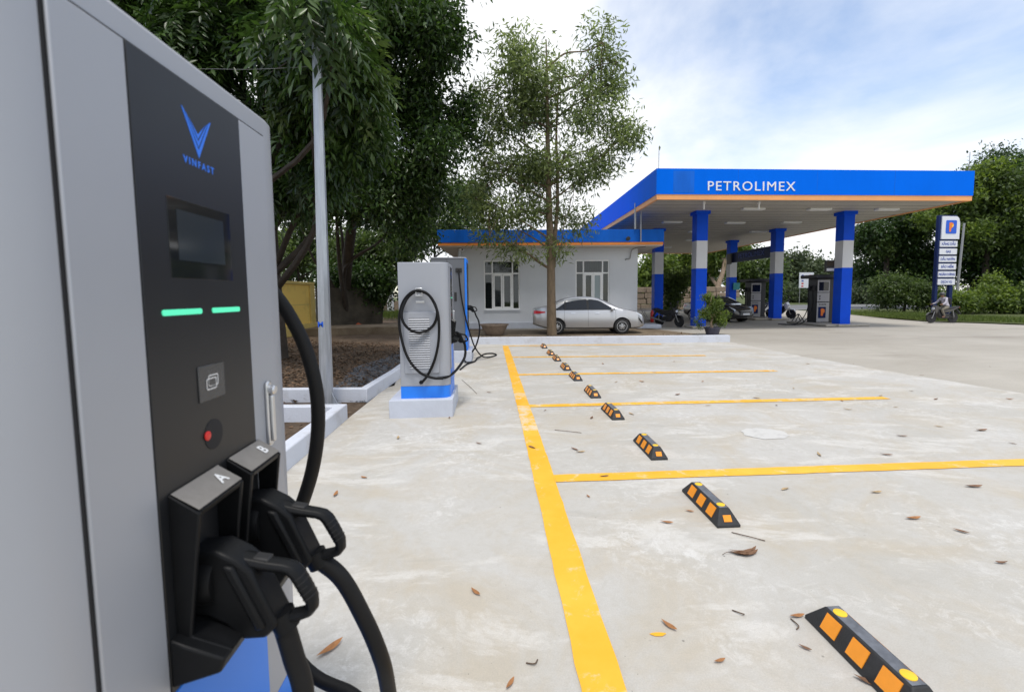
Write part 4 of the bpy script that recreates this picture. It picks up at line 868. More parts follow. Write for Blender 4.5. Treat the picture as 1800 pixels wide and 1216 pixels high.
def pump(x, y, label, s=1):
    t = thing('fuel_pump', label, 'fuel pump', (x, y, 0), CR)
    MB().box(-.75, 1.3, -1.3, 1.5, 0, .10).build('island', M['old'], t, bevel=.03)
    MB().box(-.30, .58, -.05, .62, .10, 2.18).build('housing', M['pumpd'], t, bevel=.02)
    MB().box(-.31, .28, -.075, -.05, .13, 1.05).build('lower_panel', M['pumpg'], t, bevel=.006)
    MB().box(-.31, .28, -.075, -.05, 1.09, 1.50).build('middle_panel', M['pumpg'], t, bevel=.006)
    up = MB().box(-.31, .28, -.075, -.05, 1.53, 2.10).build('upper_panel', M['pumpg'], t, bevel=.006)
    MB().box(-.25, .22, -.085, -.075, 1.60, 2.0).build('display', M['screen'], up)
    em = MB().box(-.25, .12, -.085, -.075, .32, .84).build('emblem_square', M['navy'], t)
    MB().prism([(-.12, .42), (-.03, .42), (0, .55), (.05, .58), (.07, .66), (.03, .74), (-.06, .77), (-.13, .74)], -.092, -.085, lambda p, q, y_: (p, y_, q)).build('emblem', M['porg'], em)
    for i in range(5): MB().box(-.22 + i * .075, -.18 + i * .075, -.082, -.075, .93, .98).build('keypad_mark', M['trim'], t)
    for z in (1.18, 1.30): MB().box(-.22, -.17, -.085, -.075, z, z + .08).build('button', M['trim'], t)
    MB().box(-.55, .75, -.30, .85, 2.18, 2.34).build('hood', M['pumpd'], t, bevel=.03)
    for k, dy in enumerate((0, .3)):
        MB().tube(spline([(-.30, .1 + dy, 1.75), (-.42, .1 + dy, 1.6), (-.40, .1 + dy, .95), (-.62, .0 + dy, .45), (-.95, -.1 + dy, .15), (-1.25, -.15 + dy, .03), (-1.75, -.15 + dy, .03), (-1.9, .05 + dy, .03)], 6), .02, 8).build('hose', M['rubber'], t, smooth=60)
        MB().obox((-.37, .1 + dy, 1.72), (.07, .03, .12), Matrix.Rotation(R(20), 3, 'Y')).build('nozzle', M['trim'], t, bevel=.015)
    return t
pump(14.62, 21.25, 'grey fuel pump with dark display beside the right front column')
pump(14.35, 26.7, 'dark fuel pump in shade beside the right inner column')
rk = thing('hose_trestle', 'small black folding trestle on the forecourt left of the front pump', 'trestle', gnd(1404, 568.5))
for s in (-1, 1): MB().tube([(s * .28, -.1, 0), (0, 0, .46)], .02, 6).build('leg', M['trim'], rk); MB().tube([(s * .28, .25, 0), (0, .12, .46)], .02, 6).build('leg', M['trim'], rk)
MB().tube([(0, -.03, .46), (0, .15, .46)], .02, 6).build('top_bar', M['trim'], rk)
pb = atY(1458, 478, 20.6); bxp = thing('price_display', 'small dark price display hung beside the right front column', 'display', (pb.x, 20.6, pb.z))
MB().box(-.22, .22, -.06, .06, .0, .52).build('case', M['pumpd'], bxp, bevel=.02); MB().box(-.18, .18, -.068, -.06, .27, .47).build('display_panel', M['bark_dark'], bxp); MB().box(-.18, .18, -.068, -.06, .04, .16).build('label_strip', M['colw'], bxp); MB().box(.22, .62, -.02, .02, .2, .26).build('bracket', M['steel'], bxp)
sb = thing('notice_board', 'white notice board with red and blue columns of writing beyond the road', 'sign', (atY(1417, 500, 62).x, 62, 0))
z0, z1 = atY(1417, 506, 62).z, atY(1417, 479, 62).z
MB().box(-.98, .98, -.05, .05, z0, z1).build('panel', M['signw'], sb)
for x in (-.8, .8): MB().tube([(x, .08, -.1), (x, .08, z0 + .3)], .05, 8).build('post', M['steel'], sb)
for i in range(5):
    z = z1 - .42 - .36 * i
    for x, mm in ((-.55, 'ltext' if i < 3 else 'ltextr'), (.5, 'ltextr')): MB().box(x - .14, x + .14, -.06, -.05, z - .10, z + .10).build('printed_mark', M[mm], sb)
# fire extinguisher, stool and side table by the office corner
ex = gnd(1146, 566); fe = thing('fire_extinguisher', 'red fire extinguisher at the foot of the left rear column', 'extinguisher', (ex.x, ex.y, 0))
MB().lathe([(.085, 0), (.09, .02), (.09, .50), (.07, .58), (.03, .62), (.03, .66)], 18).build('cylinder', M['extred'], fe, smooth=40); MB().tube(spline([(.02, 0, .66), (.12, 0, .62), (.12, 0, .3), (.10, 0, .12)], 5), .012, 6).build('hose', M['trim'], fe); MB().box(-.02, .1, -.015, .015, .66, .71).build('lever', M['trim'], fe)
tx = gnd(1131, 565); tbx = thing('folding_table', 'thin-legged folding table in the shade beyond the office corner', 'table', (tx.x, tx.y, 0))
MB().box(-.34, .34, -.25, .25, .70, .73).build('table_top', M['steel'], tbx)
for sx in (-1, 1):
    for sy in (-1, 1): MB().tube([(sx * .30, sy * .2, 0), (sx * -.1, sy * .2, .70)], .013, 6).build('leg', M['steel'], tbx)
# clay bowl and bonsai
bw = gnd(869, 589); o = MB().lathe([(.30, 0), (.34, .03), (.44, .22), (.50, .36), (.545, .37), (.55, .42), (.51, .42), (.47, .36), (.0, .33)], 32, (0, 0, 0)).build('planter_bowl', M['brown_bowl'], smooth=40, loc=(bw.x, bw.y, 0)); tag(o, 'wide shallow clay bowl planter beside the silver car', 'planter')
# ------------------------------------------------------------------ vegetation
def leaf_mesh(name, P, A, Nn, L, W, shade, fold=.18):
    n = len(P); A = A / np.linalg.norm(A, axis=1, keepdims=True); S = np.cross(A, Nn); S /= np.linalg.norm(S, axis=1, keepdims=True) + 1e-9; Nn = np.cross(S, A)
    L = np.asarray(L).reshape(-1, 1) * np.ones((n, 1)); W = np.asarray(W).reshape(-1, 1) * np.ones((n, 1))
    v = np.empty((n, 4, 3)); v[:, 0] = P; mid = P + A * L * .45 - Nn * W * fold; v[:, 1] = mid + S * W * .5 + Nn * W * fold * 1.6; v[:, 2] = P + A * L - Nn * L * .12; v[:, 3] = mid - S * W * .5 + Nn * W * fold * 1.6
    me = bpy.data.meshes.new(name); me.vertices.add(4 * n); me.vertices.foreach_set('co', v.astype(np.float32).ravel())
    idx = (np.arange(n)[:, None] * 4 + np.array([0, 1, 2, 0, 2, 3])).ravel().astype(np.int32)
    me.loops.add(6 * n); me.loops.foreach_set('vertex_index', idx); me.polygons.add(2 * n); me.polygons.foreach_set('loop_start', (np.arange(2 * n) * 3).astype(np.int32))
    at = me.attributes.new('shade', 'FLOAT', 'FACE'); at.data.foreach_set('value', np.repeat(np.clip(shade, 0, 1), 2).astype(np.float32)); me.update(calc_edges=True); return me
def unit(a): return a / (np.linalg.norm(a, axis=1, keepdims=True) + 1e-9)
def blob(px, py, Y, rx, ry, rd=None):
    c = atY(px, py, Y); k = Y / FPX; return (c, Vector((rx * k, (rd if rd else (rx + ry) / 2) * k, ry * k)))
def foliage(name, parent, blobs, m, n, L, W, seed, twig=.35, per=10, droop=.25, hollow=.45, compound=False, origin=None, split=6, kr=(.34, .58)):
    g = np.random.default_rng(seed); o = np.array(origin if origin is not None else parent.location)
    if split:
        nb = []
        for c, r in blobs:
            for _ in range(split):
                d = g.normal(size=3); d /= np.linalg.norm(d); q = .35 + .5 * g.random(); k_ = g.uniform(*kr)
                nb.append((Vector(np.array(c) + d * q * np.array(r)), Vector((r.x * k_ * g.uniform(.85, 1.25), r.y * k_, r.z * k_ * g.uniform(.75, 1.1)))))
        blobs = nb
    vol = np.array([b[1].x * b[1].z for b in blobs]); cnt = np.maximum(4, (n / per * vol / vol.sum()).astype(int)); T = []; O = []
    for (c, r), k in zip(blobs, cnt):
        d = unit(g.normal(size=(k, 3))); rad = hollow + (1 - hollow) * g.random((k, 1)) ** .6; rad *= 1 + .22 * g.normal(size=(k, 1)) * (rad > .8)
        T.append(np.array(c) + d * rad * np.array(r)); O.append(d)
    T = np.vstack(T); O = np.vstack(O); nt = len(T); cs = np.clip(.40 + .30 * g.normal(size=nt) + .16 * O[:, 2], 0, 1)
    if compound:
        ax = unit(O * .8 + g.normal(size=(nt, 3)) * .5 + np.array([0, 0, -droop])); nl = per; s = np.linspace(.12, 1, nl)
        side0 = unit(np.cross(ax, np.array([0, 0, 1.0]) + g.normal(size=(nt, 3)) * .35)); up = unit(np.cross(side0, ax)); rl = twig * g.uniform(.7, 1.3, (nt, 1))
        P = []; A = []; Nn = []
        for i, q in enumerate(s):
            sg = 1 if i % 2 else -1; bend = np.array([0, 0, -1.0]) * (q * q * .35 * rl)
            P.append(T + ax * rl * q + bend); A.append(unit(ax * .55 + side0 * sg * (.85 if i < nl - 1 else .1) + np.array([0, 0, -.30]))); Nn.append(up + g.normal(size=(nt, 3)) * .25)
        P, A, Nn = np.vstack(P), np.vstack(A), np.vstack(Nn); sh = np.tile(cs, nl)
    else:
        P = np.repeat(T, per, 0); Or = np.repeat(O, per, 0); k = len(P)
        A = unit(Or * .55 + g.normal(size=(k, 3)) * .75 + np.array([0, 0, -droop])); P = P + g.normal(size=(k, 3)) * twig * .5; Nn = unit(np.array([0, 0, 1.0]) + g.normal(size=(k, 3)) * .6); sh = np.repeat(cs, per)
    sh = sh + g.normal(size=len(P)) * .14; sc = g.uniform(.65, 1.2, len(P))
    me = leaf_mesh(name, P - o, A, Nn, L * sc, W * sc, sh); me.materials.append(m); ob = bpy.data.objects.new(name, me); COL.objects.link(ob); ob.parent = parent
    return ob, T
def limbs(mb, start, ends, r0, seed, bend=.25, org=Vector((0, 0, 0))):
    rr = random.Random(seed)
    for e in ends:
        s = Vector(start(e) if callable(start) else start); e = Vector(e); d = e - s; m1 = s + d * .35 + Vector((rr.uniform(-1, 1), rr.uniform(-1, 1), rr.uniform(.0, 1))) * d.length * bend * .4; m2 = s + d * .7 + Vector((rr.uniform(-1, 1), rr.uniform(-1, 1), rr.uniform(0, 1))) * d.length * bend * .3
        p = spline([s, m1, m2, e], 4); n = len(p); mb.tube([q - org for q in p], [r0 * (1 - .8 * i / (n - 1)) for i in range(n)], 6, cap=False)
def tree(name, label, base, trunk, radii, blobs, m, n, L, W, seed, bark='bark', group='trees around the station', extra=None, twiglimbs=10, cat='tree', **kw):
    base = Vector(base); t = thing(name, label, cat, base, 0, group); mb = MB(); pts = spline([Vector(p) for p in trunk], 5); k = len(pts)
    rad = [float(np.interp(i / (k - 1), np.linspace(0, 1, len(radii)), radii)) for i in range(k)]
    mb.tube([p - base for p in pts], rad, 10, cap=False)
    def near(e):
        c = [p for p in pts if p.z < e.z - .1] or pts; c = c[max(0, len(c) // 3):]; return min(c, key=lambda p: (p - e).length + abs((e.z - p.z) - .6 * (e - p).xy.length))
    limbs(mb, near, [b[0] for b in blobs], radii[-1] * 1.1 + .02, seed, org=base)
    ob, T = foliage('crown', t, blobs, m, n, L, W, seed, **kw)
    rr = random.Random(seed + 1)
    for _ in range(twiglimbs):
        c, r_ = blobs[rr.randrange(len(blobs))]; e = Vector(T[rr.randrange(len(T))])
        limbs(mb, c, [e] if (e - c).length < r_.length * 1.5 else [c + (e - c) * .3], .02, seed + 3, org=base)
    if extra: extra(mb, base)
    mb.build('trunk', M[bark], t, smooth=60, recalc=False); return t
# near dark tree with drooping compound leaves
bA = [blob(290, 30, 8.8, 130, 95), blob(400, 70, 8.6, 130, 110), blob(500, 60, 8.0, 110, 110), blob(545, 190, 8.6, 85, 95), blob(600, 60, 7.6, 70, 90), blob(610, 180, 8.0, 55, 75), blob(470, 230, 9.6, 95, 100), blob(520, 320, 10.4, 80, 65), blob(540, 40, 6.6, 60, 45), blob(556, -5, 5.7, 42, 26), blob(590, 60, 6.2, 18, 36), blob(400, 250, 10, 100, 90), blob(350, -90, 9.5, 220, 120), blob(560, -80, 9, 160, 100)]
g0 = Vector((-5.75, 11.3, 0))
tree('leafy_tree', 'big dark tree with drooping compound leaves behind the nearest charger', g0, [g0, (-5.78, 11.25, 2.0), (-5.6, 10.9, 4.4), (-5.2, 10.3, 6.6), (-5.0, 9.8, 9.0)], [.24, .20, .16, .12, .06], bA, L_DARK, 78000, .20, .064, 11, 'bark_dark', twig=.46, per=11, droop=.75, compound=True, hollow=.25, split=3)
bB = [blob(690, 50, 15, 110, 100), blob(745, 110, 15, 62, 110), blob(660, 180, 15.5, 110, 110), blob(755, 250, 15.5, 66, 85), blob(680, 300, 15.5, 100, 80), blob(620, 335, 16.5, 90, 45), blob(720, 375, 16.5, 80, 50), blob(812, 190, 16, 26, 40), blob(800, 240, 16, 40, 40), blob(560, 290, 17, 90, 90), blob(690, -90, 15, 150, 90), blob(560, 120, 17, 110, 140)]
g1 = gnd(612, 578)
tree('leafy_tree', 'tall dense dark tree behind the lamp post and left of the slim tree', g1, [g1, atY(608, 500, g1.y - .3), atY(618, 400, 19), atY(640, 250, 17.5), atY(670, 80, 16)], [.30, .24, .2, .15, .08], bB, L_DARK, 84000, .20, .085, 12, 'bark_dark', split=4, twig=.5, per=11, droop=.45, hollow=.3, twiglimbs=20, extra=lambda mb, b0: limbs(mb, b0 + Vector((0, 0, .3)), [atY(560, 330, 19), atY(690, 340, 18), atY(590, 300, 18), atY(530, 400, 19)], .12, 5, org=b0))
tA = [o for o in COL.objects if o.name.startswith('leafy_tree')][0]
foliage('painted_lit_leaves', tA, [blob(628, 95, 7.5, 24, 55), blob(640, 150, 7.7, 18, 28), blob(600, 30, 7.2, 30, 24), blob(500, 150, 7.9, 30, 26)], L_MID, 2600, .19, .06, 111, twig=.42, per=11, droop=.7, compound=True, hollow=.3, split=3)  # added clumps in a lighter green, painting the lit leaves of the crown edge
# airy lower trees and bushes between them
def small(name, label, blobs, m, n, L, W, seed, base=None, cat='tree', bark='bark_dark', r=.1, **kw):
    c = blobs[0][0]; bs = Vector(base) if base else Vector((c.x, c.y, 0)); h = max(b[0].z for b in blobs)
    return tree(name, label, bs, [bs, bs + Vector((.1, 0, h * .45)), Vector((c.x, c.y, h * .9))], [r, r * .7, r * .35], blobs, m, n, L, W, seed, bark, cat=cat, **kw)
small('leafy_tree', 'pale green airy tree showing sky gaps above the yellow wall', [blob(520, 440, 30, 45, 40), blob(560, 400, 30, 50, 40), blob(505, 480, 32, 45, 22), blob(600, 450, 30, 35, 35)], L_MID, 5200, .34, .16, 21, twig=.8, hollow=.1)
small('leafy_tree', 'mid-green tree rising behind the office roof beside the dark tree', [blob(760, 395, 30, 70, 55), blob(810, 360, 31, 45, 45), blob(700, 430, 29, 60, 45), blob(735, 330, 32, 55, 45), blob(840, 400, 32, 30, 28)], L_MID, 17000, .30, .14, 22, twig=.8)
small('leafy_tree', 'bushy tree hanging over the yard left of the middle charger', [blob(665, 440, 24, 50, 34), blob(625, 430, 24, 50, 40), blob(690, 470, 24, 26, 25)], L_MID, 9000, .24, .12, 23, twig=.6)
small('dark_shrub', 'dark rounded shrub in the yard behind the orange tarpaulin', [blob(635, 500, 22.5, 48, 42), blob(600, 510, 22.5, 30, 40), blob(670, 500, 22.5, 20, 28)], L_DARK, 11000, .20, .10, 24, cat='shrub', twig=.5, hollow=.2)
for i, (x, y, h, l) in enumerate(((-15, 24, 3.4, 'green tree beyond the yellow wall, nearest its pillar'), (-19, 30, 4.2, 'broad tree farther back beyond the yellow wall'), (-14, 36, 4.6, 'tall tree at the back of the yard beyond the weathered wall'), (-24, 22, 3.8, 'leafy tree far left beyond the yellow wall'))):
    c = Vector((x, y, h)); small('leafy_tree', l, [(c, Vector((2.8, 2.6, 2.2))), (c + Vector((1.4, .6, 1.2)), Vector((2.0, 2.0, 1.6))), (c + Vector((-1.5, .2, -.4)), Vector((2.0, 1.8, 1.4)))], L_MID, 7000, .30, .14, 120 + i, twig=.8, group='trees beyond the yard walls')
# young slim tree in the bed
e0 = gnd(970, 591.5); TYE = e0.y
bE = [blob(850, 290, TYE, 36, 40), blob(1100, 245, TYE, 30, 24), blob(850, 160, TYE, 26, 30), blob(1085, 110, TYE, 26, 30), blob(835, 350, TYE, 30, 24), blob(1050, 290, TYE, 34, 26), blob(955, 130, TYE, 70, 55), blob(890, 120, TYE, 48, 50), blob(1020, 130, TYE, 55, 50), blob(1060, 75, TYE, 30, 34), blob(1075, 150, TYE, 25, 30), blob(920, 215, TYE, 78, 55), blob(1010, 215, TYE, 75, 50), blob(1075, 245, TYE, 48, 38), blob(870, 225, TYE, 34, 40), blob(890, 300, TYE, 62, 48), blob(980, 305, TYE, 75, 45), blob(1035, 320, TYE, 38, 35), blob(930, 370, TYE, 72, 36), blob(1000, 375, TYE, 40, 30), blob(870, 385, TYE, 45, 26), blob(905, 440, TYE - .3, 40, 16), blob(985, 440, TYE - .3, 28, 16), blob(860, 415, TYE - .4, 26, 14)]
def twin(mb, b0):
    p = spline([atY(972, 470, TYE), atY(974, 430, TYE), atY(980, 350, TYE), atY(978, 230, TYE), atY(985, 120, TYE)], 5); n = len(p); mb.tube([q - b0 for q in p], [.10 - .08 * i / (n - 1) for i in range(n)], 8, cap=False)
tree('slim_tree', 'slim young tree with long olive leaves in the bed before the silver car', e0, [e0, atY(969, 520, TYE), atY(968, 440, TYE), atY(964, 330, TYE), atY(962, 200, TYE), atY(960, 70, TYE)], [.185, .155, .14, .10, .07, .02], bE, L_YOUNG, 23000, .22, .062, 31, 'bark', twig=.34, per=9, droop=.25, hollow=.05, split=4, kr=(.55, .95), twiglimbs=70, extra=twin)
# bonsai in its pot behind the kerb end
pb_ = gnd(1252, 588.5); bt = thing('potted_bonsai', 'round leafy bonsai with twisted stem in a dark pot behind the kerb end', 'potted plant', pb_, 0)
MB().lathe([(.19, 0), (.22, .03), (.27, .22), (.30, .24), (.30, .28), (.26, .28), (.24, .24), (0, .23)], 24).build('pot', M['pot'], bt, smooth=40)
mb = MB(); sp_ = [Vector(p) for p in ((0, 0, .2), (-.06, 0, .45), (.02, .02, .6), (-.16, 0, .85), (-.12, 0, 1.1), (-.05, 0, 1.4))]; q = spline(sp_, 5); mb.tube(q, [.055 - .04 * i / (len(q) - 1) for i in range(len(q))], 8, cap=False)
bD = [blob(1250, 540, pb_.y, 26, 20), blob(1232, 548, pb_.y, 16, 14), blob(1270, 552, pb_.y, 16, 15), blob(1252, 522, pb_.y, 16, 9), blob(1263, 565, pb_.y, 15, 12), blob(1230, 566, pb_.y, 8, 9)]
limbs(mb, pb_ + sp_[3], [c[0] for c in bD], .022, 4, org=pb_); mb.build('stem', M['bark_pale'], bt, smooth=60, recalc=False)
foliage('crown', bt, bD, L_BRIGHT, 5200, .075, .038, 33, twig=.12, hollow=.15, split=3)
# shrub beside the rear column and trees seen under the canopy
small('broadleaf_shrub', 'leafy green shrub between the rear left column and the parked motorbike', [blob(1185, 500, 31, 18, 30), blob(1180, 530, 31, 16, 22)], L_MID, 3600, .22, .12, 41, cat='shrub', twig=.4)
trees_u = [('sunlit tree seen under the canopy right of the office', [blob(1150, 480, 52, 34, 42), blob(1130, 500, 52, 25, 35)], L_BRIGHT, 7000, 42),
    ('yellow-green tree behind the front left column under the canopy', [blob(1205, 462, 55, 42, 30), blob(1190, 490, 54, 30, 26), blob(1230, 490, 56, 30, 30)], L_BRIGHT, 9000, 43),
    ('dense green tree right of the leaning pale trunk under the canopy', [blob(1330, 478, 58, 40, 34), blob(1345, 510, 57, 32, 26), blob(1300, 470, 60, 26, 32)], L_MID, 9000, 44)]
for l, bl, mm, n, sd_ in trees_u: small('leafy_tree', l, bl, mm, n, .50, .26, sd_, twig=1.2, r=.2)
pg = Vector((atY(1259, 545, 50).x, 50, 0))
tree('leaning_tree', 'tree with a pale leaning trunk seen between the canopy columns', pg, [pg, atY(1259, 520, 50), atY(1263, 500, 50), atY(1270, 480, 50), atY(1275, 455, 50)], [.34, .30, .28, .24, .18], [blob(1262, 445, 52, 34, 26), blob(1285, 440, 52, 26, 22), blob(1245, 470, 54, 22, 22)], L_BRIGHT, 6500, .45, .24, 45, 'bark_pale', twig=1.1)
# woods beyond the road
rr = random.Random(77)
labs = ['far bushy tree beyond the road, just right of the inner column', 'far tree beyond the road above the white notice board', 'far tree beyond the road right of the notice board', 'far tree beyond the road beside the front pump', 'far tree beyond the road behind the right front column']
for i, (px, py, rx, ry) in enumerate(((1385, 480, 26, 42), (1415, 488, 24, 34), (1440, 486, 22, 30), (1466, 494, 22, 26), (1512, 490, 34, 34))):
    small('far_tree', labs[i], [blob(px, py, 98 + 6 * i, rx, ry), blob(px + rr.uniform(-14, 14), py + 18, 97 + 6 * i, rx * .9, ry * .7)], L_FAR, 5200, .85, .48, 50 + i, group='trees beyond the road', twig=1.8, r=.3)
for i, (px, py, Y, rx, ry, l) in enumerate(((1400, 523, 72, 32, 17, 'low rounded bush across the road below the notice board'), (1440, 524, 70, 28, 16, 'low pale bush across the road left of the front pump'), (1522, 520, 60, 26, 22, 'dull green bush across the road right of the front column'), (1375, 520, 74, 22, 18, 'low bush across the road behind the white scooter'), (1470, 522, 68, 26, 20, 'low bush across the road behind the front pump'))):
    small('roadside_bush', l, [blob(px, py, Y, rx, ry)], L_FAR, 3000, .5, .26, 60 + i, cat='bush', group='bushes across the road', twig=1.0, r=.08)
# big trees and shrubs on the verge at right
def T_(name, l, bl, m, n, s, sd_, bx=None, **kw): small(name, l, bl, m, n, s, s * .48, sd_, base=bx, **kw)
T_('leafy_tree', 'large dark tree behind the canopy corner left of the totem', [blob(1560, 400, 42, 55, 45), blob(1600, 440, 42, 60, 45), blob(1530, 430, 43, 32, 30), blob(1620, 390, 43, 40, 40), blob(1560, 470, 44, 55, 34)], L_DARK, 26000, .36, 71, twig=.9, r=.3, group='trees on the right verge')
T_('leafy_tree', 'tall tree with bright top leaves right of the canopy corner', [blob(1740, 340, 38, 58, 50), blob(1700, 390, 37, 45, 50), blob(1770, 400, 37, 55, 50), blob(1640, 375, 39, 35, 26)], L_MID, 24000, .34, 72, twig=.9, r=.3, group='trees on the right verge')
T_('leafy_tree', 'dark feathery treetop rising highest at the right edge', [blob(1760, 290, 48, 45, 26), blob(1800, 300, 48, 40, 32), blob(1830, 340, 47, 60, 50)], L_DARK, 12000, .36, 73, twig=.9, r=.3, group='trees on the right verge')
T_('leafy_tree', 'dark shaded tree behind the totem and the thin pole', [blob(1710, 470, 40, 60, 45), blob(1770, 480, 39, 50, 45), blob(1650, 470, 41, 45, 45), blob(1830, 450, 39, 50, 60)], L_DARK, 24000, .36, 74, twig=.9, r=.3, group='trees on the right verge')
T_('verge_shrub', 'rounded green shrub on the verge left of the totem', [blob(1590, 512, 31.5, 42, 32), blob(1560, 522, 31.5, 20, 22), blob(1622, 520, 31, 18, 25)], L_MID, 12000, .20, 75, cat='shrub', twig=.5, hollow=.4, group='shrubs on the verge')
T_('verge_shrub', 'wide bright leafy shrub on the verge right of the totem', [blob(1700, 525, 30, 42, 22), blob(1740, 520, 30, 36, 24), blob(1675, 532, 29.5, 24, 16), blob(1770, 535, 29, 18, 14), blob(1745, 497, 30.5, 14, 12)], L_BRIGHT, 12000, .24, 76, cat='shrub', twig=.5, hollow=.35, group='shrubs on the verge')
T_('verge_shrub', 'dark shrub cut off by the right edge of the picture', [blob(1800, 532, 29, 22, 26), blob(1840, 525, 29, 35, 34)], L_MID, 6000, .22, 77, cat='shrub', twig=.5, group='shrubs on the verge')
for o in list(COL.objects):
    if o.get('label', '').startswith('tall tree with bright top leaves'): foliage('painted_lit_leaves', o, [blob(1740, 305, 37, 45, 16), blob(1690, 345, 36.5, 30, 14), blob(1630, 385, 37, 26, 10), blob(1780, 350, 36, 30, 16), blob(1710, 400, 35.5, 26, 12)], L_BRIGHT, 4200, .36, .15, 112, twig=.7, hollow=.3, split=5)  # added bright green clumps, sunlight on the treetop put into leaf colour
    if o.get('label', '').startswith('large dark tree behind the canopy corner'): foliage('painted_lit_leaves', o, [blob(1600, 410, 41, 26, 10), blob(1550, 440, 41, 22, 10)], L_MID, 1600, .34, .15, 113, twig=.7, hollow=.3, split=4)  # same here: lighter clumps colour in lit leaves on the dark crown
# grass on the verge, grass patch in the yard
def grass(name, poly_fn, n, h, seed, label, z=.03):
    g = np.random.default_rng(seed); P = np.array([poly_fn(g) for _ in range(n)]); P = np.c_[P, np.full(n, z)]
    A = unit(np.c_[g.normal(size=(n, 2)) * .35, np.ones(n)]); me = leaf_mesh(name, P, A, unit(g.normal(size=(n, 3))), h * g.uniform(.5, 1.2, n), .03, g.uniform(.1, 1, n)); me.materials.append(L_GRASS)
    o = bpy.data.objects.new(name, me); COL.objects.link(o); return tag(o, label, 'grass', kind='stuff')
vp = [Vector((23.2, 30.5)), Vector((21.6, 25.5)), Vector((21.1, 22.8)), Vector((22.3, 21.2)), Vector((25.5, 16.5))]
def vfn(g):
    t = g.random() * 3.999; i = int(t); p = vp[i].lerp(vp[i + 1], t - i); return (p.x + .15 + 4.5 * g.random() ** 1.5, p.y + .2 + 2.5 * g.random())
grass('verge_grass', vfn, 16000, .20, 81, 'short bright grass along the verge under the totem', .03)
gy = gnd(668, 556)
grass('yard_grass', lambda g: (gy.x + g.normal() * 2.2, gy.y + g.normal() * 2.6), 5000, .45, 82, 'patch of bright grass at the back of the dirt yard', -.006)

# ------------------------------------------------------------------ yard: walls, tarpaulin, litter
yw = thing('yellow_wall', 'yellow painted boundary wall with pale plinth at left', 'wall', (-8.5, 19.9, 0), R(0))
MB().box(-.16, .0, -9, 0, 0, 2.0).build('wall_face', M['ywall'], yw); MB().box(-.22, .06, -9, .05, 2.0, 2.12).build('coping', M['ywall2'], yw, bevel=.02); MB().box(-.24, .10, -9, .12, 0, .42).build('plinth', M['ywall2'], yw, bevel=.02); MB().box(-.24, .06, -.42, .02, .42, 2.0).build('pillar', M['ywall2'], yw, bevel=.01)
MB().box(-.01, .012, -9, -.42, 1.18, 1.21).build('string_course', M['ywall2'], yw)
dw = MB().box(-.1, .1, 0, 3.2, 0, 1.9).build('weathered_wall', M['dwall'], loc=(-8.5, 20.2, 0), rz=R(-40)); tag(dw, 'dark weathered wall joining the yellow wall in the shade', 'wall')
wp = thing('white_gate_pillar', 'white gate pillar with cap at the back of the yard', 'pillar', (atY(686, 520, 38).x, 38, 0))
MB().box(-.22, .22, -.22, .22, 0, 2.1).build('shaft', M['white_fr'], wp, bevel=.02); MB().box(-.30, .30, -.30, .30, 2.1, 2.24).build('cap', M['white_fr'], wp, bevel=.02); MB().lathe([(.10, 2.24), (.17, 2.36), (.15, 2.48), (.0, 2.55)], 14).build('finial', M['white_fr'], wp, smooth=50)
bwl = MB().box(-3.5, 4.5, -.1, .1, 0, 1.1).build('low_brick_wall', M['stone'], loc=(atY(700, 540, 40).x, 40.4, 0)); tag(bwl, 'low tan wall behind the grass patch at the back of the yard', 'wall')
sw = thing('stone_wall', 'tan stone retaining wall beyond the canopy', 'wall', (12, 44, 0)); rs = random.Random(3)
for r_ in range(4):
    x = -4 - (r_ % 2) * .4
    while x < 9:
        wd = rs.uniform(.7, 1.3); hgt = .55
        MB().box(x, x + wd - .04, rs.uniform(-.2, -.1), .4, r_ * hgt, (r_ + 1) * hgt - .04).build('stone', M['stone'], sw, bevel=.05); x += wd
tg = gnd(618, 577); g = np.random.default_rng(4); nx, ny = 22, 14; vs = []
for j in range(ny):
    for i in range(nx):
        a, c_ = i / (nx - 1) * 2 - 1, j / (ny - 1) * 2 - 1; rr_ = max(0, 1 - a * a - c_ * c_ * .9); vs.append((a * .75, c_ * .6, .50 * rr_ ** .6 * (1 + .25 * math.sin(7 * a + 3 * c_)) + .05 * g.random()))
tp_ = MB().add(vs, [(j * nx + i, j * nx + i + 1, (j + 1) * nx + i + 1, (j + 1) * nx + i) for j in range(ny - 1) for i in range(nx - 1)]).build('tarpaulin', M['tarp'], smooth=60, recalc=False, loc=(tg.x, tg.y, -.01)); tag(tp_, 'crumpled orange tarpaulin heap in the dirt yard', 'tarpaulin')
bank = MB().prism([(-4.5, 0), (4.2, 0), (4.0, .18), (1, .30), (-2, .26), (-4.2, .12)], 0, 2.2, XZ).build('earth_bank', M['bed'], loc=(-6.0, 18.3, -.01), rz=R(4)); bank['kind'] = 'structure'
def inpoly(p, poly):
    c = False; j = len(poly) - 1
    for i in range(len(poly)):
        if (poly[i][1] > p[1]) != (poly[j][1] > p[1]) and p[0] < (poly[j][0] - poly[i][0]) * (p[1] - poly[i][1]) / (poly[j][1] - poly[i][1]) + poly[i][0]: c = not c
        j = i
    return c
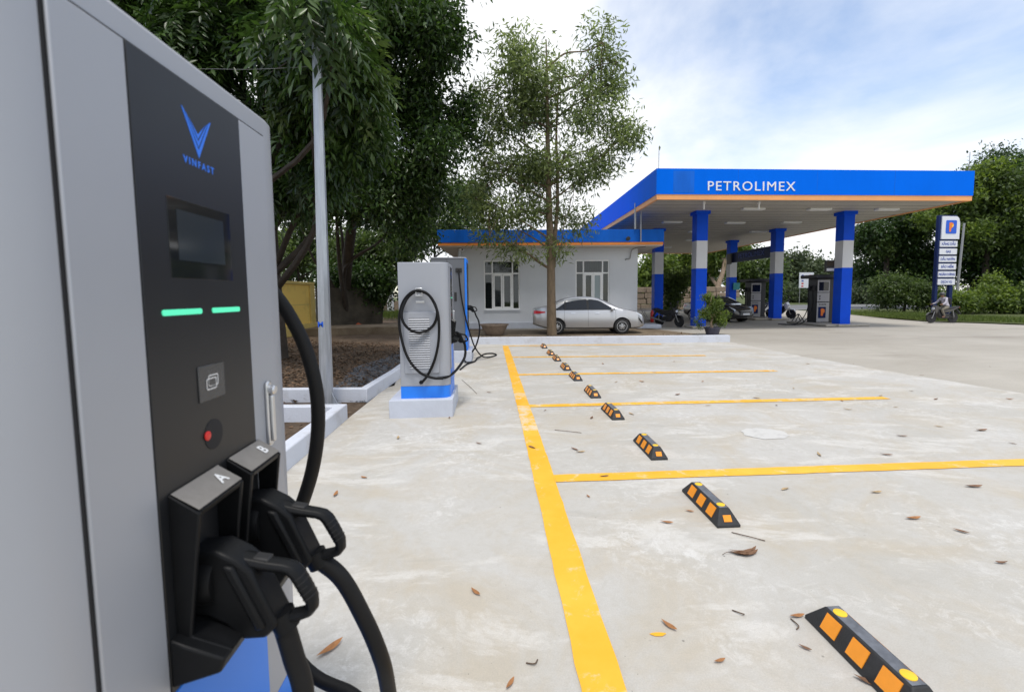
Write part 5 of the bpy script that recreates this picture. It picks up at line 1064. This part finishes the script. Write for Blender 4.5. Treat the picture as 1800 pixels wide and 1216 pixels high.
def litter(name, poly, n, L, seed, label, m=L_LIT):
    g = np.random.default_rng(seed); xs = [p[0] for p in poly]; ys = [p[1] for p in poly]; Q = []
    while len(Q) < n:
        p = (g.uniform(min(xs), max(xs)), min(ys) + (max(ys) - min(ys)) * g.random() ** 1.5)
        if inpoly(p, poly): Q.append(p)
    P = np.c_[np.array(Q), g.uniform(.004, .03, n)]; A = unit(np.c_[g.normal(size=(n, 2)), g.normal(size=n) * .18]); me = leaf_mesh(name, P, A, unit(np.array([0, 0, 1.0]) + g.normal(size=(n, 3)) * .25), L * g.uniform(.5, 1.3, n), L * .42, g.uniform(0, 1, n)); me.materials.append(m)
    o = bpy.data.objects.new(name, me); COL.objects.link(o); return tag(o, label, 'leaf litter', kind='stuff')
litter('leaf_litter', [(-2.3, 6.6), (-2.5, 13.6), (-9, 17), (-8, 6.6), (-3.4, 6.5)], 9000, .10, 91, 'brown leaf litter covering the dirt yard')
litter('leaf_litter', [(-2.1, 1.6), (-2.16, 5.3), (-5, 5.3), (-5, 1.6)], 900, .12, 92, 'dead leaves inside the small kerbed bed')
litter('gravel_stones', [(-2.1, 6.5), (-2.2, 9.5), (-2.35, 13.4), (-3.0, 13.2), (-3.3, 9.4), (-2.75, 6.6)], 4500, .045, 93, 'grey gravel strip along the inside of the yard kerb', M['gravel'])
litter('leaf_litter', [(-.8, 14.3), (6.9, 14.9), (7.0, 16.8), (-3, 17)], 700, .10, 94, 'scattered dry leaves on the bed behind the long kerb')

# ------------------------------------------------------------------ fallen leaves on the concrete
def leaf_shape(name, L, W, curl, twist, mt, loc, rz):
    n = 7; vs = []; rr = random.Random(int(L * 1e5))
    for i in range(n + 1):
        q = i / n; w_ = W * .5 * math.sin(math.pi * min(1, q * 1.02)) ** .8 + .0008; z = .004 + curl * (q - .5) ** 2 * 4; a = twist * (q - .5)
        for s in (-1, 0, 1): vs.append((L * (q - .5), s * w_ * math.cos(a), z + abs(s) * w_ * .35 + s * w_ * math.sin(a)))
    fs = [(i * 3 + j, (i + 1) * 3 + j, (i + 1) * 3 + j + 1, i * 3 + j + 1) for i in range(n) for j in range(2)]
    mz_ = min(v[2] for v in vs); vs = [(x, y, z - mz_ + .006) for x, y, z in vs]
    return MB().add(vs, fs).build(name, mt, smooth=60, recalc=False, loc=loc, rz=rz)
FL = [(580, 1142, .125, 55, 'dryleaf', 'large orange dry leaf on the concrete beside the hanging plug cables'), (836, 1042, .075, -50, 'dryleaf', 'russet leaf left of the yellow baseline near the bottom'), (1176, 1101, .085, -55, 'dryleaf', 'curled russet leaf right of the yellow baseline near the bottom'), (1415, 1140, .05, -45, 'dryleaf2', 'small brown leaf beside the nearest wheel stop'), (1265, 1163, .055, 15, 'dryleaf', 'orange leaf left of the nearest wheel stop at the bottom'), (897, 1203, .06, 60, 'dryleaf', 'orange leaf at the bottom edge left of the yellow baseline'), (1525, 1200, .09, -40, 'dryleaf2', 'brown leaf against the nearest wheel stop'), (1401, 1084, .075, 5, 'dryleaf', 'orange leaf touching the corner of the nearest wheel stop'), (1172, 919, .085, -18, 'dryleaf', 'orange leaf between the yellow baseline and the second wheel stop'), (1034, 873, .05, -70, 'dryleaf', 'small russet leaf just below the first full bay line'), (1062, 838, .08, 4, 'dryleaf2', 'brown leaf lying on the first full bay line'), (1212, 899, .06, -30, 'dryleaf', 'orange leaf beside the second wheel stop'), (1605, 912, .11, 3, 'dryleaf', 'long orange leaf on the open concrete at right below the first bay line'), (1711, 856, .13, -6, 'dryleaf2', 'long brown leaf near the right edge below the first bay line'), (1540, 866, .09, 2, 'dryleaf3', 'pale tan leaf below the first bay line at right'), (1558, 800, .10, -30, 'dryleaf2', 'brown leaf just above the first bay line at right'), (1585, 767, .10, -25, 'dryleaf2', 'brown leaf right of the round cement patch'), (1725, 757, .14, 3, 'dryleaf2', 'dark brown leaf near the right edge above the first bay line'), (1020, 795, .10, 4, 'dryleaf3', 'thin tan leaf left of the third wheel stop')]
for px, py, L, rz, mt, l in FL:
    o = leaf_shape('fallen_leaf', L, L * .26, L * .10, .8, M[mt], gnd(px, py, .0), R(rz)); tag(o, l, 'leaf', 'fallen leaves on the concrete')
cl = thing('curled_leaves', 'clump of curled dark brown leaflets below the second wheel stop', 'leaf', gnd(1298, 974), 0, 'fallen leaves on the concrete')
for i in range(8):
    o = leaf_shape('leaflet', .115, .020, .014, 1.0, M['dryleaf2'], (.0 + .012 * i, .018 * math.sin(i * 2), 0), R(160 + i * 8)); o.parent = cl
MB().tube(spline([(-.01, 0, .008), (-.06, .004, .014), (-.10, -.012, .008)], 4), .0016, 5).build('stalk', M['twig'], cl)
rl = random.Random(12)
spots = [(1575, 716), (1548, 696), (1645, 702), (1602, 688), (1775, 702), (1110, 728), (1191, 694), (1083, 672), (1128, 671), (1245, 713), (1365, 713), (1312, 669), (1235, 671), (1480, 705), (1395, 683), (1010, 790), (935, 787), (958, 722), (1040, 735), (700, 770), (722, 700), (640, 840), (590, 870), (1300, 640), (1185, 636), (1060, 640), (1420, 640), (1150, 655), (1500, 640), (1620, 660), (1740, 645), (860, 690), (842, 780), (790, 735), (1440, 800), (1380, 860), (1690, 935), (1760, 990), (1490, 720), (1780, 780), (1650, 750), (1330, 700)]
small_leaves = []
for px, py in spots:
    tone = rl.choice(['dryleaf', 'dryleaf2', 'dryleaf2', 'dryleaf3'])
    L = rl.uniform(.06, .12); o = leaf_shape('fallen_leaf', L, L * rl.uniform(.2, .32), L * rl.uniform(.02, .16), rl.uniform(-1, 1), M[tone], gnd(px, py), R(rl.uniform(0, 360)))
    small_leaves.append((o, L, tone))
for i, (px, py, px2, py2, l) in enumerate(((1286, 936, 1345, 951, 'thin dark twig lying just below the second wheel stop'), (1390, 1088, 1400, 1107, 'short black twig at the corner of the nearest wheel stop'), (975, 756, 1022, 761, 'thin twig between the yellow baseline and the fourth wheel stop'), (1287, 1073, 1308, 1080, 'short twig on the concrete above the nearest wheel stop'), (812, 668, 838, 692, 'pale twig on the concrete right of the middle charger'), (925, 1166, 945, 1160, 'short twig left of the yellow baseline at the bottom'))):
    a, c_ = gnd(px, py), gnd(px2, py2); mid = (a + c_) / 2 + Vector((.01, -.02, 0)); o = MB().tube(spline([a + Vector((0, 0, .004)), mid + Vector((0, 0, .010)), c_ + Vector((0, 0, .004))], 5), .0028, 6).build('twig', M['twig'], smooth=60); tag(o, l, 'twig', 'twigs on the concrete')

# each small leaf is named by its tone and the landmark it lies nearest to
ordw = ['first', 'second', 'third', 'fourth', 'fifth', 'sixth', 'seventh', 'eighth', 'ninth', 'tenth']
marks = [(row(u + .28, 1.51), ordw[i] + ' wheel stop from the camera') for i, u in enumerate(us)] + [(row(6.1, -.9), 'middle charger'), (row(10.8, -.9), 'farthest charger'), (gnd(1344, 762), 'round cement patch'), (Vector((-2.0, 5.2, 0)), 'corner of the small kerbed bed'), (Vector((6.75, 13.9, 0)), 'right end of the long kerb')]
marks += [(row(u, 5.5), 'right end of the ' + w_ + ' bay line') for u, w_ in ((3.6, 'first full'), (6.04, 'second'), (8.42, 'third'), (10.75, 'fourth'))] + [(row(u, .42), 'yellow baseline beside the ' + w_ + ' bay line') for u, w_ in ((3.6, 'first full'), (6.04, 'second'), (8.5, 'third'))]
names = {'dryleaf': 'orange', 'dryleaf2': 'brown', 'dryleaf3': 'tan'}; seen = {}
for o, L, tone in small_leaves:
    p = Vector(o.location); q, nm = min(marks, key=lambda m: (m[0] - p).length); d = p - q
    side = ('right of' if d.x > 0 else 'left of') if abs(d.x) > abs(d.y) * .6 else ('beyond' if d.y > 0 else 'in front of')
    seen.setdefault((names[tone], side, nm), []).append((d.length, o))
for (tn, side, nm), l in seen.items():
    l.sort(key=lambda t: t[0])
    for i, (_, o) in enumerate(l):
        pre = '' if len(l) == 1 else ('closest ' if i == 0 else ('farther ' if len(l) == 2 else ordw[i] + ' closest '))
        tag(o, f'{pre}small {tn} dry leaf {side} the {nm}', 'leaf', 'fallen leaves on the concrete')

ps = gnd(1157, 1115); o = sheet('paint_splash', [(ps.x + .034 * math.cos(a) * (1 + .2 * math.sin(3 * a)), ps.y + .012 * math.sin(a)) for a in [i * math.pi / 8 for i in range(16)]], .003, M['yline'])

wa, wb = atY(557, 117, 6.24), atY(330, 122, 6.6); wm_ = (wa + wb) / 2 - Vector((0, 0, .02)); o = MB().tube(spline([wa, wm_, wb, wb + (wb - wa) * 1.5], 8), .0022, 6).build('overhead_wire', M['steel'], smooth=60); tag(o, 'thin wire running left from the lamp post through the leaves', 'wire')
